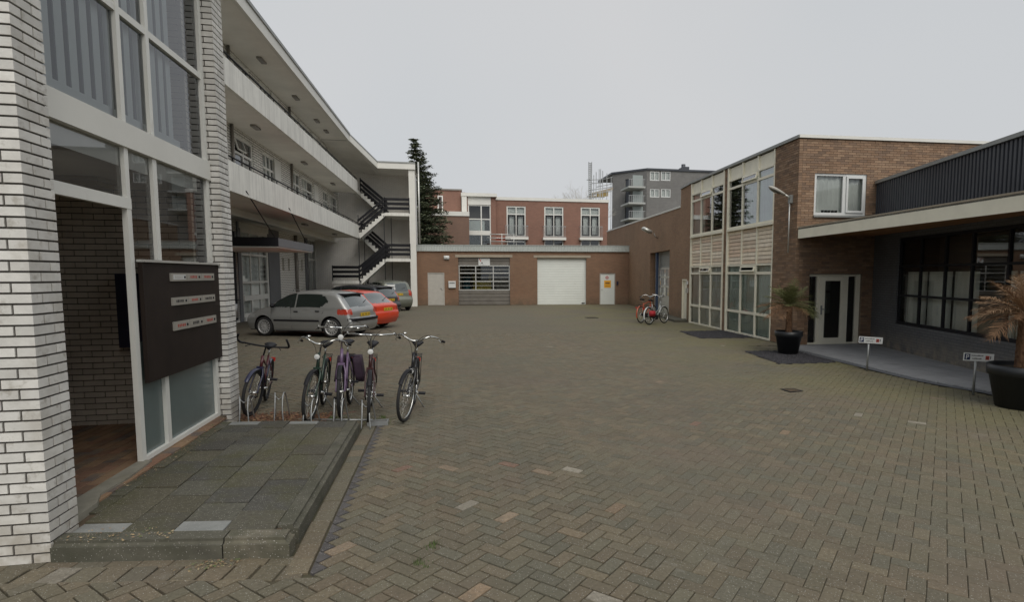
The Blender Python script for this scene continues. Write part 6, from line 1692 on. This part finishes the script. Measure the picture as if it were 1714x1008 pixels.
# ================================================================== POTTED PALMS
def palm(label, p, potr, potb, poth, trh, trr, crown, mats, nf, seed, L0, tilt=(0,0)):
    t = thing('potted_palm', label, 'potted palm', TR(p.x, p.y, .012))
    b = MB(); b.lathe([(0,.0),(potb,.0),(potb+(potr-potb)*.72,poth*.76),(potr*.985,poth*.77),(potr,poth),(potr*.92,poth),(potr*.9,poth*.9),(0,poth*.9)], 36); b.build('pot', m_pot, t)
    b = MB(); b.lathe([(0,poth*.915),(potr*.9,poth*.905)], 24); b.build('soil', m_soil, t)
    r = random.Random(seed); b = MB(); n = 22; v = []
    for i in range(n+1):
        u = i/n; z = poth*.88+trh*u
        for k in range(14):
            a = 2*pi*k/14; rr_ = trr*(1.05-.25*u+.35*max(0,u-.8))*(1+.10*((k+i*3) % 3-1)+r.uniform(-.06,.06)); v.append((rr_*cos(a)+tilt[0]*u, rr_*sin(a)+tilt[1]*u, z+r.uniform(-.006,.006)))
    b.mesh(v, [(i*14+k,i*14+(k+1)%14,(i+1)*14+(k+1)%14,(i+1)*14+k) for i in range(n) for k in range(14)])
    for i in range(170):   # fibre tufts and old leaf bases
        u = r.random(); a = r.uniform(0,2*pi); z = poth*.88+trh*u; c, s_ = cos(a), sin(a); q = trr*(1.02-.25*u)
        b.mesh([(q*c-.012*s_+tilt[0]*u, q*s_+.012*c+tilt[1]*u, z), (q*c+.012*s_+tilt[0]*u, q*s_-.012*c+tilt[1]*u, z), ((q+.022)*c+tilt[0]*u, (q+.022)*s_+tilt[1]*u, z+.045)], [(0,1,2)])
    b.build('trunk', m_trunk, t)
    top = Vector((tilt[0], tilt[1], poth*.88+trh))
    for i in range(nf):
        a = i*2.399+r.uniform(-.2,.2); el = r.choice((-.1,.15,.3,.5,.75,1.0,1.25)) + r.uniform(-.15,.15); L = L0*r.uniform(.75,1.08)
        if el > .75: L *= .85
        pts = []; d = Vector((cos(a)*cos(el), sin(a)*cos(el), sin(el))); pos = top.copy()+Vector((0,0,.02)); n = 12
        for k in range(n+1):
            pts.append(pos.copy()); d = (d+Vector((0,0,-.030-.02*cos(el)))).normalized(); pos = pos+d*(L/n)
        b = MB(); b.tube(pts, [.008*(1-k/(n+1)*.8) for k in range(n+1)], 4)
        mat = mats[0] if el > .35 else mats[1] if r.random() < .6 else mats[0]
        if len(mats) > 2 and r.random() < .3: mat = mats[2]
        for k in range(2, n+1):
            for sub in range(3):
                P = pts[k]-(pts[k]-pts[k-1])*(.333*sub); tan = (pts[k]-pts[k-1]).normalized(); side = tan.cross(Vector((0,0,1)))
                if side.length < .1: side = Vector((cos(a+1.57), sin(a+1.57), 0))
                side.normalize(); upv = side.cross(tan).normalized()
                ll = L*.46*sin(pi*(.12+.80*(k-sub*.333)/n))*r.uniform(.8,1.15)
                for s in (-1, 1):
                    dd = (side*s*.75+tan*r.uniform(.6,1.0)+upv*r.uniform(-.1,.35)).normalized(); tip = P+dd*ll+Vector((0,0,-ll*.22)); mid = P+dd*ll*.5; wv = tan*.0048
                    b.mesh([P-wv, P+wv, mid+wv*.9, tip, mid-wv*.9], [(0,1,2,4),(4,2,3)])
        b.build('frond', mat, t)
    return t
m_trunk = M_('fibrous_trunk', (.14,.075,.04), .95, nscale=25, namt=.4)
g1 = M_('palm_green', (.12,.13,.045), .7, rnd=.3, nscale=4, namt=.2); g2 = M_('palm_brown', (.22,.12,.06), .8, rnd=.3, nscale=4, namt=.2); g3 = M_('palm_straw', (.32,.205,.12), .85, rnd=.3, nscale=4, namt=.2)
palm('green and brown palm in a black pot on the slate bed by the brick corner', gp(1319, 593), .33, .225, .56, .66, .075, 0, [g1, g2, g1], 44, 4, .74, (.0,0))
palm('dried orange brown palm in a large black pot at the right edge', gp(1706, 682), .43, .30, .62, .80, .085, 0, [g3, g2, M_('palm_orange',(.27,.16,.09),.85,rnd=.3)], 46, 8, .76, (.0,0))

# ================================================================== TREES
def leafcloud(mb, pts, size, r, flat=.0):
    for p in pts:
        a = r.uniform(0,2*pi); e = r.uniform(-.9,.9); s = size*r.uniform(.6,1.4)
        u = Vector((cos(a), sin(a), e*.5)).normalized()*s; w = Vector((-sin(a), cos(a), r.uniform(-.7,.7))).normalized()*s*.45
        mb.mesh([p-w, p+u*.5-w*.2, p+u+w*.2, p+w], [(0,1,2,3)])
cb = at(700, 400, 47.); ctp = at(692, 231, 47.); Hc = ctp.z
con = thing('conifer', 'tall dark ragged conifer behind the stair tower and the garage roof', 'tree', TR(cb.x+.75, 47, 0))
b = MB(); b.tube([(0,0,0),(-.2,0,Hc*.5),(-.95,0,Hc)], [.22,.13,.02], 8); b.build('trunk', m_trunk, con)
r = random.Random(11); b = MB(); br_ = MB()
LV = 34
for lv in range(LV):
    u = (lv+.3)/LV; nb = 11 if u < .8 else 6
    for q in range(nb):
        a = lv*1.3+q*2*pi/nb+r.uniform(-.25,.25); z = .8+(Hc-.8)*u+r.uniform(-.12,.12); rad = ((1-u)**.75*2.75+.12)*r.uniform(.55,1.18)
        cx_ = -.95*u*u; d = Vector((cos(a), sin(a), 0)); O_ = Vector((cx_,0,z)); tip = O_+d*rad+Vector((0,0,rad*(-.18+.5*u)))
        br_.tube([O_, tip], [.025,.006], 3, False); pts = []; n = int(30+rad*85)
        for k in range(n):
            w = (k+.5)/n; c = O_+(tip-O_)*w; sp_r = .05+.17*sin(pi*min(1, w*.85+.1))*min(1, rad)
            pts.append(c+Vector((r.gauss(0,sp_r), r.gauss(0,sp_r), -abs(r.gauss(0,.12*min(1,rad)))+.03)))
        leafcloud(b, pts, .15, r)
b.build('crown', M_('conifer_needles', (.022,.032,.02), .9, rnd=.5, rndcol=[(.10,.125,.07),(.12,.14,.08),(.15,.16,.09),(.08,.10,.06)]), con); br_.build('branches', m_trunk, con)
def bare(px, py, Y, seed, lab):
    tp = at(px, py, Y); t = thing('bare_tree', lab, 'tree', TR(tp.x, Y, 0)); r = random.Random(seed); tb = MB(); tw = MB()
    def grow(p, d, L, rad, dep):
        q = p+d*L; (tb if dep > 2 else tw).tube([p, q], [rad, rad*.7], 4 if dep > 2 else 3, False)
        if dep == 0: return
        for _ in range(r.choice((2,3,3))):
            nd = (d+Vector((r.gauss(0,.38), r.gauss(0,.38), r.uniform(.0,.3)))).normalized(); grow(q, nd, L*r.uniform(.62,.85), rad*.62, dep-1)
    grow(Vector((0,0,0)), Vector((0,0,1)), tp.z*.285, .13, 6)
    tb.build('trunk', m_barktree, t); tw.build('twigs', m_barktree, t)
m_barktree = M_('pale_winter_bark', (.45,.42,.36), .95)
bare(946, 326, 88, 2, 'leftmost faint bare tree top above the red brick roof'); bare(960, 325, 90, 3, 'middle faint bare tree top above the red brick roof, left of the scaffold'); bare(976, 320, 86, 5, 'bare tree top above the red brick roof touching the scaffold mast')
# ================================================================== LITTER, WEEDS
def litter(name, lab, pts, mat, size, kind='leaves'):
    b = MB(); r = random.Random(len(pts))
    for (x, y, z) in pts:
        a = r.uniform(0,6.28); s = size*r.uniform(.5,1.4); u = Vector((cos(a),sin(a),r.uniform(-.25,.25)))*s; w = Vector((-sin(a),cos(a),r.uniform(-.3,.3)))*s*.5
        p = Vector((x,y,z+.004+r.random()*.012)); b.mesh([p-u, p-w, p+u, p+w], [(0,1,2,3)])
    o = b.build(name, mat); tag(o, lab, kind, kind='stuff'); return o
r = random.Random(21); P = []
for i in range(2600):
    q = gp(r.uniform(398, 560), 700+r.gauss(0,4.)); 
    if -3.3 < q.x < -1.6 and q.y > 7.72: P.append((q.x, q.y, 0))
for i in range(500): P.append((r.uniform(-2.7,-1.2), 7.74+abs(r.gauss(0,.06)), 0))
litter('leaf_litter', 'red brown fallen leaves along the ground beneath the wheel stands', P, m_leaf, .022)
P = []
for i in range(420):
    y = r.uniform(5.3, 7.8); P.append((-2.80+abs(r.gauss(0,.05+.05*(5.9<y<6.9))), y, .132))
for i in range(110): x_ = r.uniform(-2.62,-1.9); P.append((x_, 4.45+SKEW*(x_+2.66)+r.gauss(0,.05), .135))
for i in range(130): P.append((-1.55+r.gauss(0,.10), 4.09+r.gauss(0,.03), 0))
litter('dry_litter', 'dry straw coloured debris along the sill and the kerb of the raised pavement', P, m_straw, .010, 'litter')
b = MB()
def tuft(x, y, z, n, h):
    for i in range(n):
        a = r.uniform(0,6.28); d = Vector((cos(a)*.5, sin(a)*.5, 1)).normalized()*h*r.uniform(.5,1.2); p = Vector((x+r.gauss(0,.02), y+r.gauss(0,.02), z)); w = Vector((-sin(a),cos(a),0))*.003
        b.mesh([p-w, p+w, p+d], [(0,1,2)])
for (px, py, h) in ((430,905,.05),(437,902,.04),(405,918,.05),(720,914,.03),(705,945,.03),(1260,545,.05),(640,700,.04),(560,700,.04),(1355,560,.05)):
    q = gp(px, py); [tuft(q.x+r.gauss(0,.03), q.y+r.gauss(0,.03), 0, 14, h) for _ in range(4)]
for i in range(260):
    q = gp(r.uniform(500,660), r.uniform(700,712)); 
    if q.x > -1.25 or q.y > 7.75: tuft(q.x, q.y, 0, 3, .018)
o = b.build('weeds', m_moss); tag(o, 'small green weeds growing in the paving joints', 'weeds', kind='stuff')
